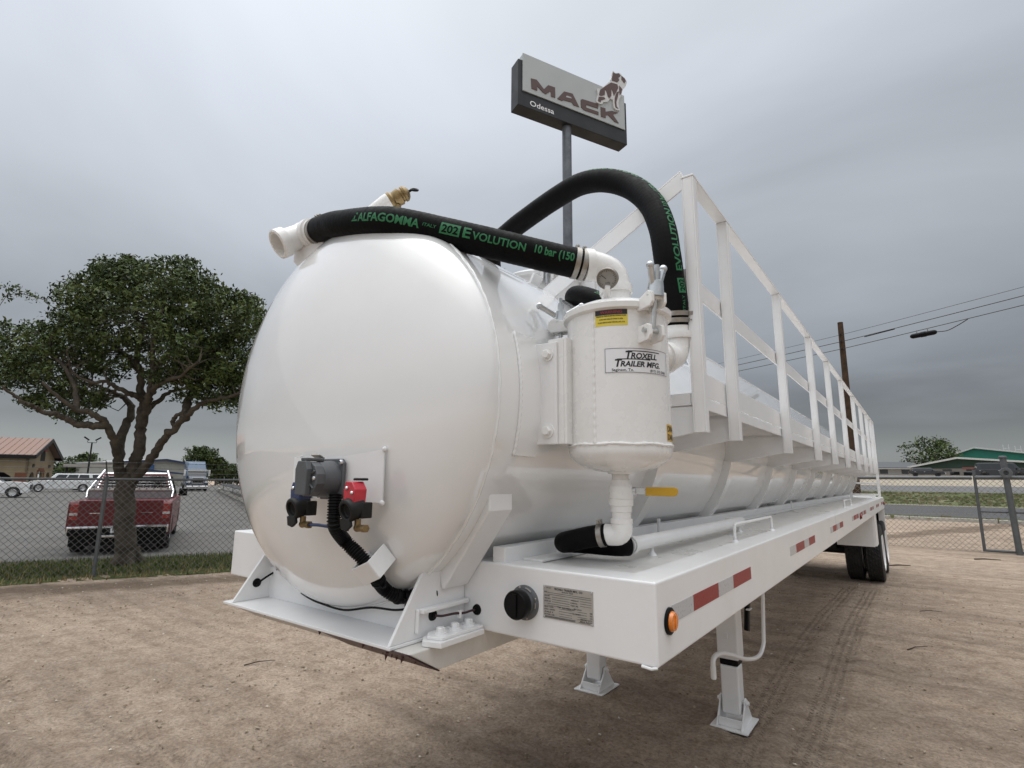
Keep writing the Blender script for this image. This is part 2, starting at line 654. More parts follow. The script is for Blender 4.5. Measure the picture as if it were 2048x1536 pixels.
def dirt_material():
    m, t, b = new_mat('packed_dirt')
    L = t.links.new
    tc = N(t, 'ShaderNodeTexCoord')
    P = tc.outputs['Object']
    big = N(t, 'ShaderNodeTexNoise', inp={'Scale': .35, 'Detail': 5.0, 'Roughness': .6})
    mid = N(t, 'ShaderNodeTexNoise', inp={'Scale': 5.0, 'Detail': 8.0, 'Roughness': .72})
    fine = N(t, 'ShaderNodeTexNoise', inp={'Scale': 34.0, 'Detail': 7.0, 'Roughness': .8})
    for n in (big, mid, fine):
        L(P, n.inputs['Vector'])
    r1 = ramp(t, [(.28, (.305, .230, .170)), (.5, (.46, .360, .278)), (.72, (.565, .458, .365))])
    L(mid.outputs['Fac'], r1.inputs['Fac'])
    r2 = ramp(t, [(.3, .78), (.7, 1.14)])
    L(big.outputs['Fac'], r2.inputs['Fac'])
    r3 = ramp(t, [(.28, .45), (.5, 1.0), (.72, 1.45)])
    L(fine.outputs['Fac'], r3.inputs['Fac'])
    # long swept streaks left by vehicles turning in the yard
    sm = N(t, 'ShaderNodeMapping')
    sm.inputs['Rotation'].default_value = (0, 0, rad(-32))
    sm.inputs['Scale'].default_value = (.22, 2.6, 1)
    L(P, sm.inputs['Vector'])
    sn = N(t, 'ShaderNodeTexNoise', inp={'Scale': 1.0, 'Detail': 6.0, 'Roughness': .62, 'Distortion': .5})
    L(sm.outputs[0], sn.inputs['Vector'])
    r4 = ramp(t, [(.34, .78), (.5, 1.0), (.66, 1.13)])
    L(sn.outputs['Fac'], r4.inputs['Fac'])
    a0 = N(t, 'ShaderNodeVectorMath', operation='MULTIPLY')
    L(r1.outputs[0], a0.inputs[0])
    L(r4.outputs[0], a0.inputs[1])
    a = N(t, 'ShaderNodeVectorMath', operation='MULTIPLY')
    L(a0.outputs[0], a.inputs[0])
    L(r2.outputs[0], a.inputs[1])
    c = N(t, 'ShaderNodeVectorMath', operation='MULTIPLY')
    L(a.outputs[0], c.inputs[0])
    L(r3.outputs[0], c.inputs[1])
    # moist dark soil in a band along the left fence
    dn = N(t, 'ShaderNodeVectorMath', operation='DOT_PRODUCT')
    dn.inputs[1].default_value = tuple(FN)
    L(P, dn.inputs[0])
    dd = N(t, 'ShaderNodeMath', operation='ADD', inp={1: float(-(F0 @ FN))})
    L(dn.outputs['Value'], dd.inputs[0])
    wn_ = N(t, 'ShaderNodeMath', operation='MULTIPLY_ADD', inp={1: 2.4, 2: -1.2})
    L(big.outputs['Fac'], wn_.inputs[0])
    d2 = N(t, 'ShaderNodeMath', operation='ADD')
    L(dd.outputs[0], d2.inputs[0])
    L(wn_.outputs[0], d2.inputs[1])
    band = ramp(t, [(.0, 0), (.30, 0), (.40, 1), (.56, 1), (.66, .0), (1, 0)])
    mr = N(t, 'ShaderNodeMapRange', inp={'From Min': -3.0, 'From Max': 1.0})
    L(d2.outputs[0], mr.inputs['Value'])
    L(mr.outputs[0], band.inputs['Fac'])
    moist = N(t, 'ShaderNodeMix', data_type='RGBA')
    bs = N(t, 'ShaderNodeMath', operation='MULTIPLY', inp={1: .62})
    L(band.outputs[0], bs.inputs[0])
    L(bs.outputs[0], moist.inputs['Factor'])
    L(c.outputs[0], moist.inputs['A'])
    moist.inputs['B'].default_value = (.10, .068, .045, 1)
    L(moist.outputs['Result'], b.inputs['Base Color'])
    b.inputs['Roughness'].default_value = .95
    b.inputs['Specular IOR Level'].default_value = .15
    # relief: crumbs, and the dashes that tyre treads pressed into the tracks
    at = N(t, 'ShaderNodeAttribute', attribute_name='track')
    sp = N(t, 'ShaderNodeSeparateXYZ')
    L(at.outputs['Vector'], sp.inputs[0])
    dash = N(t, 'ShaderNodeMath', operation='MULTIPLY', inp={1: 2 * math.pi / .052})
    L(sp.outputs['Y'], dash.inputs[0])
    s1 = N(t, 'ShaderNodeMath', operation='SINE')
    rib = N(t, 'ShaderNodeMath', operation='MULTIPLY', inp={1: 2 * math.pi / .07})
    L(sp.outputs['X'], rib.inputs[0])
    zig = N(t, 'ShaderNodeMath', operation='ADD')
    L(dash.outputs[0], zig.inputs[0])
    L(rib.outputs[0], zig.inputs[1])
    L(zig.outputs[0], s1.inputs[0])
    s2 = N(t, 'ShaderNodeMath', operation='COSINE')
    L(rib.outputs[0], s2.inputs[0])
    g1 = N(t, 'ShaderNodeMath', operation='GREATER_THAN', inp={1: .25})
    L(s2.outputs[0], g1.inputs[0])
    p1 = N(t, 'ShaderNodeMath', operation='MULTIPLY')
    L(s1.outputs[0], p1.inputs[0])
    L(g1.outputs[0], p1.inputs[1])
    p2 = N(t, 'ShaderNodeMath', operation='MULTIPLY')
    L(p1.outputs[0], p2.inputs[0])
    L(sp.outputs['Z'], p2.inputs[1])
    p3 = N(t, 'ShaderNodeMath', operation='MULTIPLY', inp={1: .6})
    L(p2.outputs[0], p3.inputs[0])
    hm = N(t, 'ShaderNodeMath', operation='MULTIPLY_ADD', inp={1: 2.6})
    L(mid.outputs['Fac'], hm.inputs[0])
    L(fine.outputs['Fac'], hm.inputs[2])
    h2 = N(t, 'ShaderNodeMath', operation='ADD')
    L(hm.outputs[0], h2.inputs[0])
    L(p3.outputs[0], h2.inputs[1])
    bp = N(t, 'ShaderNodeBump', inp={'Strength': 1.0, 'Distance': .034})
    L(h2.outputs[0], bp.inputs['Height'])
    L(bp.outputs['Normal'], b.inputs['Normal'])
    return m


DIRT = dirt_material()
LOTM = mat('worn_lot_asphalt', (.135, .13, .123), .9, var=.2, scale=.5, bump=.3, bscale=30, spec=.2, dirt=(.085, .083, .08), dirt_amt=.8, dscale=.9)
ROADM = mat('road_asphalt', (.085, .087, .09), .9, var=.15, scale=.4, spec=.2, dirt=(.13, .125, .115), dirt_amt=.5, dscale=.25)
HWYM = mat('highway_asphalt', (.15, .15, .152), .9, var=.15, scale=.3, spec=.2)
PALED = mat('pale_caliche_verge', (.36, .315, .25), .95, var=.15, scale=.4, spec=.1)
CONC = mat('kerb_concrete', (.42, .40, .36), .9, var=.15, scale=2, spec=.2)
GRASSB = mat('thin_turf', (.055, .075, .025), .95, var=.4, scale=6, spec=.1, dirt=(.20, .15, .09), dirt_amt=.8, dscale=2.5, bump=.5, bscale=40)
MEDM = mat('dry_median_turf', (.085, .105, .04), .95, var=.35, scale=.9, spec=.1, dirt=(.30, .26, .19), dirt_amt=.9, dscale=.16)
build_ground()


def sheet(name, m, corners, dz, nx=40, ny=10, thick=None):
    """quad patch a-b-c-d laid on the terrain"""
    a, b, c, d = [A3((p[0], p[1])) for p in corners]
    U, Vv = np.meshgrid(np.linspace(0, 1, nx + 1), np.linspace(0, 1, ny + 1), indexing='ij')
    P = (a * ((1 - U) * (1 - Vv))[..., None] + b * (U * (1 - Vv))[..., None] + c * (U * Vv)[..., None] + d * ((1 - U) * Vv)[..., None])
    z = terr(P[..., 0], P[..., 1]) + dz
    idx = np.arange((nx + 1) * (ny + 1)).reshape(nx + 1, ny + 1)
    F = np.stack([idx[:-1, :-1], idx[1:, :-1], idx[1:, 1:], idx[:-1, 1:]], -1).reshape(-1, 4)
    return struct(raw(name, np.concatenate([P, z[..., None]], -1).reshape(-1, 3), F, m, smooth=True))


def fpt(s, n):
    return (F0 + FU * s + FN * n)[:2]


sheet('verge', GRASSB, [fpt(-9, -.35), fpt(14, -.35), fpt(14, 3.2), fpt(-9, 3.2)], .004, 60, 8)
sheet('parking_lot', LOTM, [fpt(-40, 2.35), fpt(15, 2.35), fpt(34, 130), fpt(-130, 130)], .012, 40, 40)
sheet('access_road', ROADM, [(-14, 33.2), (60, 28.6), (60, 38.6), (-14, 43.2)], .015)
sheet('road_edge', PALED, [(-14, 43.2), (60, 38.6), (60, 39.1), (-14, 43.7)], .012)
sheet('median', MEDM, [(-14, 43.5), (60, 38.9), (90, 66), (-14, 70)], .010, 40, 16)
sheet('yard_verge', MEDM, [(-14, 31.4), (60, 26.6), (60, 28.7), (-14, 33.3)], .010, 40, 6)
sheet('highway', HWYM, [(-14, 70), (90, 66), (130, 92), (-14, 96)], .015, 40, 16)
sheet('far_verge', PALED, [(-14, 96), (130, 92), (160, 124), (-14, 127)], .012, 40, 16)
kb = MB()
ka, kb2 = A3((-14, 31.2, 0)), A3((60, 26.4, 0))
for i in range(24):
    p, q = ka + (kb2 - ka) * i / 24, ka + (kb2 - ka) * (i + .985) / 24
    z = float(terr(p[0], p[1]))
    kb.obox((p + q) / 2 + A3((0, 0, z + .0)), (.13, .1, np.linalg.norm(q - p) / 2), *basis(q - p))
struct(obj('kerb', kb, CONC, bevel=.02))


def pebbles():
    n = 42000
    r = RNG.random(n)
    # scattered through the yard, thicker towards the photographer
    X = RNG.uniform(-9.5, 4.6, n)
    Y = -1.3 + 13.5 * RNG.random(n) ** 1.6
    keep = fdist(X, Y) < -.4
    X, Y, r = X[keep], Y[keep], r[keep]
    clump = fbm(X * .9, Y * .9, 3, 41)
    sz = .0030 + .013 * r ** 7 + .005 * np.clip(clump, 0, 1)
    base = np.array([(1, 0, 0), (-1, 0, 0), (0, 1, 0), (0, -1, 0), (0, 0, 1), (0, 0, -1)], float)
    tri = np.array([(0, 2, 4), (2, 1, 4), (1, 3, 4), (3, 0, 4), (2, 0, 5), (1, 2, 5), (3, 1, 5), (0, 3, 5)])
    k = len(X)
    a = RNG.uniform(0, 6.28, k)
    S = np.stack([sz * RNG.uniform(.7, 1.6, k), sz * RNG.uniform(.6, 1.2, k), sz * RNG.uniform(.35, .8, k)], -1)
    B = base[None] * S[:, None] * RNG.uniform(.75, 1.25, (k, 6, 1))
    R = np.stack([B[..., 0] * np.cos(a)[:, None] - B[..., 1] * np.sin(a)[:, None], B[..., 0] * np.sin(a)[:, None] + B[..., 1] * np.cos(a)[:, None], B[..., 2]], -1)
    z = .004 + .003 * RNG.random(k)
    V = R + np.stack([X, Y, z], -1)[:, None]
    F = (tri[None] + (np.arange(k) * 6)[:, None, None]).reshape(-1, 3)
    mi = np.repeat(RNG.choice([0, 0, 0, 0, 0, 0, 1, 2, 2, 2, 2], k), 8)
    P1 = mat('tan_pebble', (.34, .28, .21), .9, var=.25, scale=30, spec=.2)
    P2 = mat('pale_caliche_pebble', (.55, .50, .42), .9, var=.2, scale=30, spec=.2)
    P3 = mat('brown_clod', (.22, .17, .12), .95, var=.25, scale=30, spec=.1)
    o = raw('gravel', V.reshape(-1, 3), F, [P1, P2, P3], mi=mi, kind='stuff')
    tag(o, 'loose pebbles and clods scattered over the packed dirt yard', 'gravel')


pebbles()


def grass():
    n = 30000
    s = RNG.uniform(-3, 9, n)
    w = RNG.beta(1.3, 1.1, n) * 3.0 - .45
    d = fbm(s * .7, w * 1.1, 3, 51)
    keep = (RNG.random(n) < .75 + 1.6 * d) & ((w > .2) | (RNG.random(n) < .45))
    s, w = s[keep], w[keep]
    k = len(s)
    base = F0[None] + FU[None] * s[:, None] + FN[None] * w[:, None]
    a = RNG.uniform(0, 6.28, k)
    h = RNG.uniform(.035, .10, k) * (1 + .5 * (RNG.random(k) < .1))
    dx = np.stack([np.cos(a), np.sin(a), np.zeros(k)], -1)
    wd = RNG.uniform(.006, .012, k)[:, None]
    ln = np.stack([np.cos(a + 1.3), np.sin(a + 1.3), np.zeros(k)], -1) * (h * RNG.uniform(.1, .9, k))[:, None]
    V = np.stack([base - dx * wd, base + dx * wd, base + ln + np.array([0, 0, 1]) * h[:, None]], 1)
    V[:, :, 2] += .004
    F = np.arange(k * 3).reshape(-1, 3)
    G1 = mat('grass_green', (.060, .095, .022), .8, var=.3, scale=3, spec=.2)
    G2 = mat('grass_olive', (.10, .105, .035), .8, var=.3, scale=3, spec=.2)
    G3 = mat('grass_straw', (.26, .20, .10), .85, var=.2, scale=3, spec=.2)
    mi = RNG.choice([0, 0, 0, 1, 1, 2], k)
    mi[w < .15] = RNG.choice([1, 2, 2], int((w < .15).sum()))
    o = raw('grass', V.reshape(-1, 3), F, [G1, G2, G3], mi=mi, kind='stuff')
    tag(o, 'short patchy grass along the foot of the left chain link fence', 'grass')


grass()


def median_tufts():
    n = 9000
    X = RNG.uniform(-6, 26, n)
    Y = RNG.uniform(30, 66, n)
    band = ((Y > 44 - .062 * (X + 14)) | (Y < 32.6 - .064 * (X + 14)))
    d = fbm(X * .25, Y * .35, 3, 61)
    keep = band & (RNG.random(n) < .45 + 2.2 * d)
    X, Y = X[keep], Y[keep]
    k = len(X)
    base = np.stack([X, Y, terr(X, Y) + .01], -1)
    a = RNG.uniform(0, 6.28, k)
    h = RNG.uniform(.05, .15, k)
    dx = np.stack([np.cos(a), np.sin(a), np.zeros(k)], -1) * RNG.uniform(.04, .12, k)[:, None]
    V = np.stack([base - dx, base + dx, base + dx * 1.6 + np.array([0, 0, 1]) * h[:, None], base - dx * 1.4 + np.array([0, 0, .8]) * h[:, None]], 1)
    o = raw('weeds', V.reshape(-1, 3), np.arange(k * 4).reshape(-1, 4), [mat('weed_green', (.13, .15, .06), .85, var=.3, scale=1, spec=.1), mat('weed_straw', (.24, .2, .11), .9, var=.3, scale=1, spec=.1)],
            mi=RNG.choice([0, 0, 1], k), kind='stuff')
    tag(o, 'green and straw coloured weeds on the roadside median', 'weeds')


median_tufts()


def litter():
    g = MB()
    for px, py, ln, an, r in [(1800, 1131, .5, .1, .016), (1975, 1119, .55, -.2, .018), (520, 1325, .28, .6, .006), (1862, 1223, .3, -.1, .006), (1835, 1296, .35, .4, .007)]:
        p = onp(px, py, 2, .012)
        d = A3((math.cos(an + .64), math.sin(an + .64), 0))
        g.tube([p - d * ln / 2, p - d * ln * .1 + A3((0, .02, .01)), p + d * ln / 2], [r, r * .8, r * .5], 6)
    o = obj('twigs', g, mat('dry_twig', (.06, .04, .028), .9, var=.3, scale=20), kind='stuff')
    tag(o, 'a few dry twigs lying on the bare dirt', 'twigs')


litter()
# ------------------------------------------------------------------ the vacuum tank trailer
W2, DK, DB, TL = 1.22, 1.5, 1.2665, 12.95
TZ, TR, TY0, TY1 = 2.088, .785, -.19, 12.45
XA, YA, ZA = A3((1, 0, 0)), A3((0, 1, 0)), A3((0, 0, 1))
TT = thing('tank_trailer', 'long white vacuum tank trailer standing on its landing legs in the dirt yard', 'tank trailer')


def tsurf(ang, y, off=0.0):
    return A3(((TR + off) * math.cos(ang), y, TZ + (TR + off) * math.sin(ang)))


def frame():
    g = MB()
    o = [(-W2, 0), (W2, 0), (W2, TL), (-W2, TL)]
    i = [(-W2 + .12, .12), (W2 - .12, .12), (W2 - .12, TL - .12), (-W2 + .12, TL - .12)]
    V = [(x, y, DB) for x, y in o] + [(x, y, DK) for x, y in o] + [(x, y, DB) for x, y in i] + [(x, y, DK) for x, y in i]
    F = []
    for k in range(4):
        q = (k + 1) % 4
        F += [(k, q, 4 + q, 4 + k), (8 + k, 12 + k, 12 + q, 8 + q), (4 + k, 4 + q, 12 + q, 12 + k), (k, 8 + k, 8 + q, q)]
    g.add(V, F)
    fr = obj('deck_frame', g, WHITE2, TT, bevel=.007, seg=3)
    g = MB()
    for y in (4.28, 8.65):
        g.box((W2, y - .003, DB), (W2 + .0025, y + .003, DK))
        g.box((W2 - .11, y - .003, DK), (W2, y + .003, DK + .0025))
    pts = [(W2 - .02 + .004 * RNG.random(), -.002, DB + .002)] + [(W2 - .012, -.003 + .002 * RNG.random(), z) for z in (DB + .002,)]
    g.tube([(W2 - .05, .0, DB - .001), (W2 - .02, -.002, DB - .003), (W2 - .004, .004, DB + .001)], .0045, 8)
    obj('weld_bead', g, WHITE2, fr)
    for sx in (1, -1):
        g = MB()
        for a, b in ((.12, 2.4), (2.403, 4.8), (4.803, 7.2), (7.203, 9.6), (9.603, TL - .12)):
            xs = sorted((sx * .52, sx * (W2 - .12)))
            g.box((xs[0], a, DK - .03), (xs[1], b, DK - .006))
        obj('deck_plate', g, DECKP, TT)
        g = MB()
        xs = sorted((sx * .60, sx * .655))
        g.box((xs[0], .02, DK - .006), (xs[1], 12.2, DK + .052))
        xs = sorted((sx * .655, sx * .74))
        g.box((xs[0], .13, DK - .004), (xs[1], 12.2, DK + .006))
        obj('tank_sill', g, WHITE2, TT, bevel=.003)
        # frame members below the deck
        g = MB()
        xs = sorted((sx * .38, sx * .52))
        g.box((xs[0], 5.4, 1.02), (xs[1], 12.6, 1.262))
        obj('frame_rail', g, WHITE2, TT, bevel=.006)
    g = MB()
    for k in range(12):
        y = .9 + k * 1.02
        g.box((-1.1, y, DB + .01), (1.1, y + .09, DB + .17))
    obj('cross_member', g, WHITE2, TT, kind='stuff')


def tank():
    d, ex = .235, 2.12
    prof = [(TR * math.cos(t) ** (2 / ex), -d * math.sin(t) ** (2 / ex)) for t in np.linspace(math.pi / 2, 0, 40)]
    prof[0] = (0, -d)
    rear = [(r, (TY1 - TY0) - h) for r, h in reversed(prof)]
    g = MB().lathe([(r, h) for r, h in prof] + [(TR, x) for x in np.linspace(.3, TY1 - TY0 - .3, 12)] + rear, (0, TY0, TZ), YA, 144)
    sh = obj('tank_shell', g, WHITE, TT, sharp=80)
    g = MB()
    k = 260
    pts = [tsurf(a, TY0 + .0012 * math.sin(a * 91) + .001 * math.sin(a * 37), -.001) for a in np.linspace(0, 2 * math.pi, k + 1)]
    g.tube(pts, [.0062 + .0009 * math.sin(i * 1.9) for i in range(k + 1)], 8, caps=False)
    obj('weld_bead', g, WHITE, sh)
    # stiffening rings, one below every walkway post
    for y in POSTY:
        g = MB()
        A = np.linspace(rad(-169), rad(-11), 56)
        V, F = [], []
        for a in A:
            for off, yy in ((-.004, -.045), (.055, -.045), (.055, .045), (-.004, .045)):
                V.append(tsurf(a, y + .02 + yy, off))
        for i in range(len(A) - 1):
            for j in range(4):
                F.append((i * 4 + j, i * 4 + (j + 1) % 4, i * 4 + 4 + (j + 1) % 4, i * 4 + 4 + j))
        F += [(0, 1, 2, 3), tuple(reversed(range(len(V) - 4, len(V))))]
        g.add(V, F, 0, True)
        if y == POSTY[0]:
            continue
        obj('stiffener_ring', g, WHITE, TT)


POSTY = [.61, 1.12, 2.43, 3.82, 5.04, 6.38, 7.95, 9.3, 10.6, 11.7, 12.35]
frame()
tank()


def walkway():
    w = bpy.data.objects.new('walkway', None)
    COL.objects.link(w)
    w.parent = TT
    y0, y1 = POSTY[0], POSTY[-1]
    g = MB().box((.72, y0 + .01, 2.118), (1.150, y1, 2.128))
    # bar grating ribs underneath
    for i in range(int((y1 - y0) / .18)):
        g.box((.75, y0 + .06 + i * .18, 2.098), (1.145, y0 + .066 + i * .18, 2.1175))
    obj('tread_plate', g, WHITE2, w)
    g = MB().box((1.150, y0, 2.096), (1.158, y1, 2.147))
    g.box((.90, y0 - .0, 2.096), (1.1495, y0 + .008, 2.147))
    obj('lip', g, WHITE2, w, bevel=.002)
    for a, b in zip(POSTY[:-1], POSTY[1:]):
        g = MB().box((1.150, a + .012, 2.1525), (1.157, b - .0, 2.258))
        for k in range(2):
            yy = a + (b - a) * (k + .7) / 2.2
            g.box((1.151, yy, 2.146), (1.156, yy + .12, 2.1535))
        obj('toe_board', g, WHITE2, w, bevel=.0015)
    for y in POSTY:
        g = MB()
        pl = [(.60, 2.092), (1.158, 2.092), (1.158, 1.985), (.95, 1.948), (.70, 1.905), (.60, 1.90)]
        g.prism(pl, (0, y + .004, 0), XA, ZA, YA, 0, .012)
        obj('bracket_plate', g, WHITE2, w, bevel=.002)


def top_dam():
    g = MB()
    y0, y1 = 2.55, 12.2
    g.prism([(.515, 2.672), (.523, 2.676), (.462, 2.868), (.452, 2.866)], (0, 0, 0), XA, ZA, YA, y0, y1)
    g.tube([(.455, y0, 2.872), (.455, .5 * (y0 + y1), 2.874), (.455, y1, 2.872)], .013, 10)
    d = obj('top_dam', g, WHITE, TT, bevel=.002)


top_dam()


def handrail():
    h = bpy.data.objects.new('handrail', None)
    COL.objects.link(h)
    h.parent = TT
    y0, y1 = POSTY[0], POSTY[-1]
    for y in POSTY:
        g = MB().box((1.162, y - .022, 1.982), (1.168, y + .022, 3.083))
        g.box((1.168, y - .022, 1.982), (1.206, y - .014, 3.083))
        g.box((1.1685, y + .014, 1.982), (1.206, y + .022, 3.083))
        g.box((1.206, y - .022, 1.982), (1.213, y + .022, 3.083))
        obj('rail_post', g, WHITE2, h, bevel=.002)
    g = MB().box((1.160, y0 - .024, 3.084), (1.214, y1 + .03, 3.093))
    g.box((1.160, y0 - .024, 3.0935), (1.166, y1 + .03, 3.111))
    obj('top_rail', g, WHITE2, h, bevel=.002)
    g = MB().box((1.149, y0 - .01, 2.590), (1.1585, y1 + .02, 2.678))
    obj('mid_rail', g, WHITE2, h, bevel=.002)
    g = MB()
    a, b = A3((1.165, y0 + .0, 3.112)), A3((.40, y0 + .0, 2.695))
    u = unit(b - a)
    v = A3((u[2], 0, -u[0]))
    v = v if v[2] < 0 else -v
    g.prism([(0, -.012), (np.linalg.norm(b - a), -.012), (np.linalg.norm(b - a), .062), (.01, .062)], a, u, v, YA, -.012, -.004)
    g.prism([(0, -.020), (np.linalg.norm(b - a), -.020), (np.linalg.norm(b - a), -.0125), (0, -.0125)], a, u, v, YA, -.012, .05)
    obj('brace', g, WHITE2, h, bevel=.002)


walkway()
handrail()


def manway():
    o = A3((.02, 1.22, TZ))
    g = MB()
    g.lathe([(.28, .60), (.28, .905), (.31, .91), (.31, .93), (.285, .935), (.25, .965), (.12, .995), (0, 1.0)], o, ZA, 48)
    g.ring(o + ZA * .70, ZA, .285, .008, 48, 6)
    m = obj('manway', g, WHITE2, TT)
    for k in range(6):
        a = k * math.pi / 3 - .9
        d = A3((math.cos(a), math.sin(a), 0))
        t = A3((-d[1], d[0], 0))
        p = o + d * .325 + ZA * .90
        g = MB()
        for sgn in (-1, 1):
            obj('lug', MB().obox(p + t * .03 * sgn, (.045, .008, .045), d, t, ZA), WHITE2, m, bevel=.003)
        g2 = MB()
        g2.tube([p - ZA * .06, p + ZA * .10], .011, 8)
        g2.lathe([(0, 0), (.024, 0), (.024, .03), (0, .03)], p + ZA * .05, ZA, 10)
        g2.tube([p + ZA * .065 - t * .07, p + ZA * .065 + t * .07], .009, 8)
        obj('wing_nut', g2, STEEL, m)
    # lifting eye on the shell and a seam flange beside the manway
    g = MB()
    g.obox(tsurf(rad(62), .62, .02), (.04, .006, .035), YA, np.cross(YA, unit(tsurf(rad(62), 0) - A3((0, 0, TZ)))), unit(tsurf(rad(62), 0) - A3((0, 0, TZ))))
    obj('lifting_eye', g, WHITE2, TT, bevel=.004)


manway()


# ---- hoses
def hose(name, path, r, parent, texts=(), face=(.55, -.8, .18), caps=True, step=10, stripe=None):
    P = catmull(path, step)
    P, L = resample(P, .007)
    k = len(P)
    rs = [r * (1 + .006 * math.sin(i * 2.1) + .003 * math.sin(i * .37)) for i in range(k)]
    g = MB().tube(P, rs, 28, ref=face)
    ho = obj(name, g, RUBBER, parent, sharp=70)
    T = np.gradient(P, axis=0)
    T /= np.linalg.norm(T, axis=1)[:, None]
    ss = np.linspace(0, L, k)

    def fr(s, ang, up):
        p = A3([np.interp(s, ss, P[:, i]) for i in range(3)])
        t = unit([np.interp(s, ss, T[:, i]) for i in range(3)])
        f = unit(A3(face) - t * (A3(face) @ t))
        b = np.cross(t, f) * up
        return p + (f * math.cos(ang) + b * math.sin(ang)) * (r * 1.022)
    if texts:
        for body, s0, size, bold, sx, v0, rev, box in texts:
            ink = MB()

            def mp(a, b, s0=s0, v0=v0, rev=rev):
                return fr(s0 - a if rev else s0 + a, (b + v0) / r, -1 if not rev else 1)
            if box:
                P2, F2 = text_geo(body, size, bold)
                w = P2[:, 0].max() * sx
                n = 10
                V, F = [], []
                pad = size * .16
                for i in range(n + 1):
                    x = -pad + (w + 2 * pad) * i / n
                    for j in range(5):
                        V.append(mp(x, -pad + (size * .72 + 2 * pad) * j / 4))
                F = [(i * 5 + j, i * 5 + j + 1, i * 5 + j + 6, i * 5 + j + 5) for i in range(n) for j in range(4)]
                ink.add(V, F, 0)

                def mp2(a, b, mp=mp, s0=s0):
                    q = mp(a, b)
                    c = A3([np.interp(s0, ss, P[:, i]) for i in range(3)])
                    return q + unit(A3(face)) * .0012
                put_text(ink, body, size, mp2, bold=bold, sx=sx, mi=1, fine=True)
            elif body == '^':
                for pts in (((0, 0), (.022, 0), (.026, .006), (.006, .006)), ((.022, 0), (.030, 0), (.030, .034), (.024, .034)), ((0, 0), (.006, .006), (.027, .034), (.022, .034)), ((.012, .008), (.020, .008), (.022, .02), (.018, .022))):
                    ink.add([mp(a * sx, b) for a, b in pts], [(0, 1, 2, 3)], 0)
            else:
                put_text(ink, body, size, mp, bold=bold, sx=sx, fine=True)
            obj('lettering', ink, [GREENINK, RUBBER], ho)
    return ho, P, T, L


def clamp_band(p, t, r, parent, two=True, bolt=None):
    t = unit(t)
    g = MB()
    for k in ((-.014, .014) if two else (0,)):
        g.lathe([(r, -.0095), (r + .003, -.0095), (r + .003, .0095), (r, .0095)], A3(p) + t * k, t, 36, smooth=True)
    if bolt is not None:
        b = unit(A3(bolt) - t * (A3(bolt) @ t))
        c = np.cross(t, b)
        for k in ((-.014, .014) if two else (0,)):
            q = A3(p) + t * k + b * (r + .009)
            g.obox(q, (.008, .012, .007), t, c, b)
            g.tube([q - c * .022, q + c * .022], .0035, 8)
    return obj('hose_clamp', g, CLAMP, parent)


def pipe_elbow(path, r, collars, parent, name='pipe_elbow', n=28, step=8, m=None):
    P = catmull(path, step)
    P, L = resample(P, .006)
    g = MB().tube(P, r, n)
    for s, w, rr in collars:
        i = int(np.clip(s / L * (len(P) - 1), 1, len(P) - 2))
        t = unit(P[i + 1] - P[i - 1])
        g.lathe([(r * .9, -w), (rr, -w), (rr + .001, -w * .5), (rr + .001, w * .5), (rr, w), (r * .9, w)], P[i], t, n)
    return obj(name, g, m or PVCW, parent, sharp=50)


# positions of the front hose, from the tee on the head to the trap lid
TRAP = A3((1.0, .25, 0))
H1 = [wp(632, 464, 2.50), wp(662, 452, 2.36), wp(690, 448, 2.26), wp(750, 443, 2.14), wp(800, 446, 2.085), wp(900, 468, 2.045), wp(1000, 491, 2.035), wp(1100, 515, 2.045), wp(1172, 531, 2.06)]
hs, hp, ht, hl = hose('front_hose', H1, .0575, TT, face=(.55, -.83, .05), texts=[
    ('UT', .028, .030, .01, .9, .030, False, False),
    ('^', .448, 1, 0, 1.1, -.030, False, False), ('ALFAGOMMA', .486, .044, .030, .98, -.030, False, False), ('ITALY', .765, .017, .004, 1.2, -.018, False, False),
    ('202', .838, .041, .02, 1.0, -.024, False, True), ('E', .916, .054, .024, 1.18, -.026, False, False), ('VOLUTION', .950, .040, .022, .97, -.025, False, False),
    ('10 bar (150', 1.180, .042, .026, .78, -.020, False, False)])
clamp_band(hp[4], ht[4], .058, hs, bolt=(0, 0, 1))
clamp_band(hp[-5], ht[-5], .058, hs, bolt=(.2, .4, 1))
H2 = [wp(1350, 652, 2.26), wp(1348, 605, 2.26), wp(1341, 560, 2.27), wp(1334, 510, 2.28), wp(1324, 455, 2.33), wp(1302, 407, 2.43), wp(1262, 374, 2.57), wp(1210, 361, 2.70), wp(1160, 369, 2.82), wp(1112, 396, 2.93), wp(1060, 432, 3.04), wp(1020, 463, 3.12), wp(985, 500, 3.2), wp(965, 545, 3.25)]
H2 = H2[:-1] + [A3((H2[-2][0] - .08, H2[-2][1] + .10, H2[-2][2] - .14)), A3((H2[-2][0] - .10, H2[-2][1] + .13, TZ + TR - .05))]
hs2, hp2, ht2, hl2 = hose('vacuum_hose', H2, .0575, TT, face=(.72, -.66, .25), texts=[
    ('ITALY', .060, .018, .004, 1.2, -.018, False, False), ('202', .130, .036, .02, .95, -.026, False, True), ('EVOLUTION', .222, .044, .022, 1.15, -.028, False, False),
    ('10 bar (150 psi)  GENERAL PURPOSE', .515, .042, .022, .9, -.028, False, False)])
clamp_band(hp2[5], ht2[5], .058, hs2, bolt=(.9, .2, 0))
H3 = [wp(1245, 640, 2.62), wp(1218, 617, 2.70), wp(1185, 600, 2.79), wp(1156, 592, 2.90), wp(1150, 600, 3.02), wp(1165, 630, 3.10), wp(1180, 665, 3.14)]
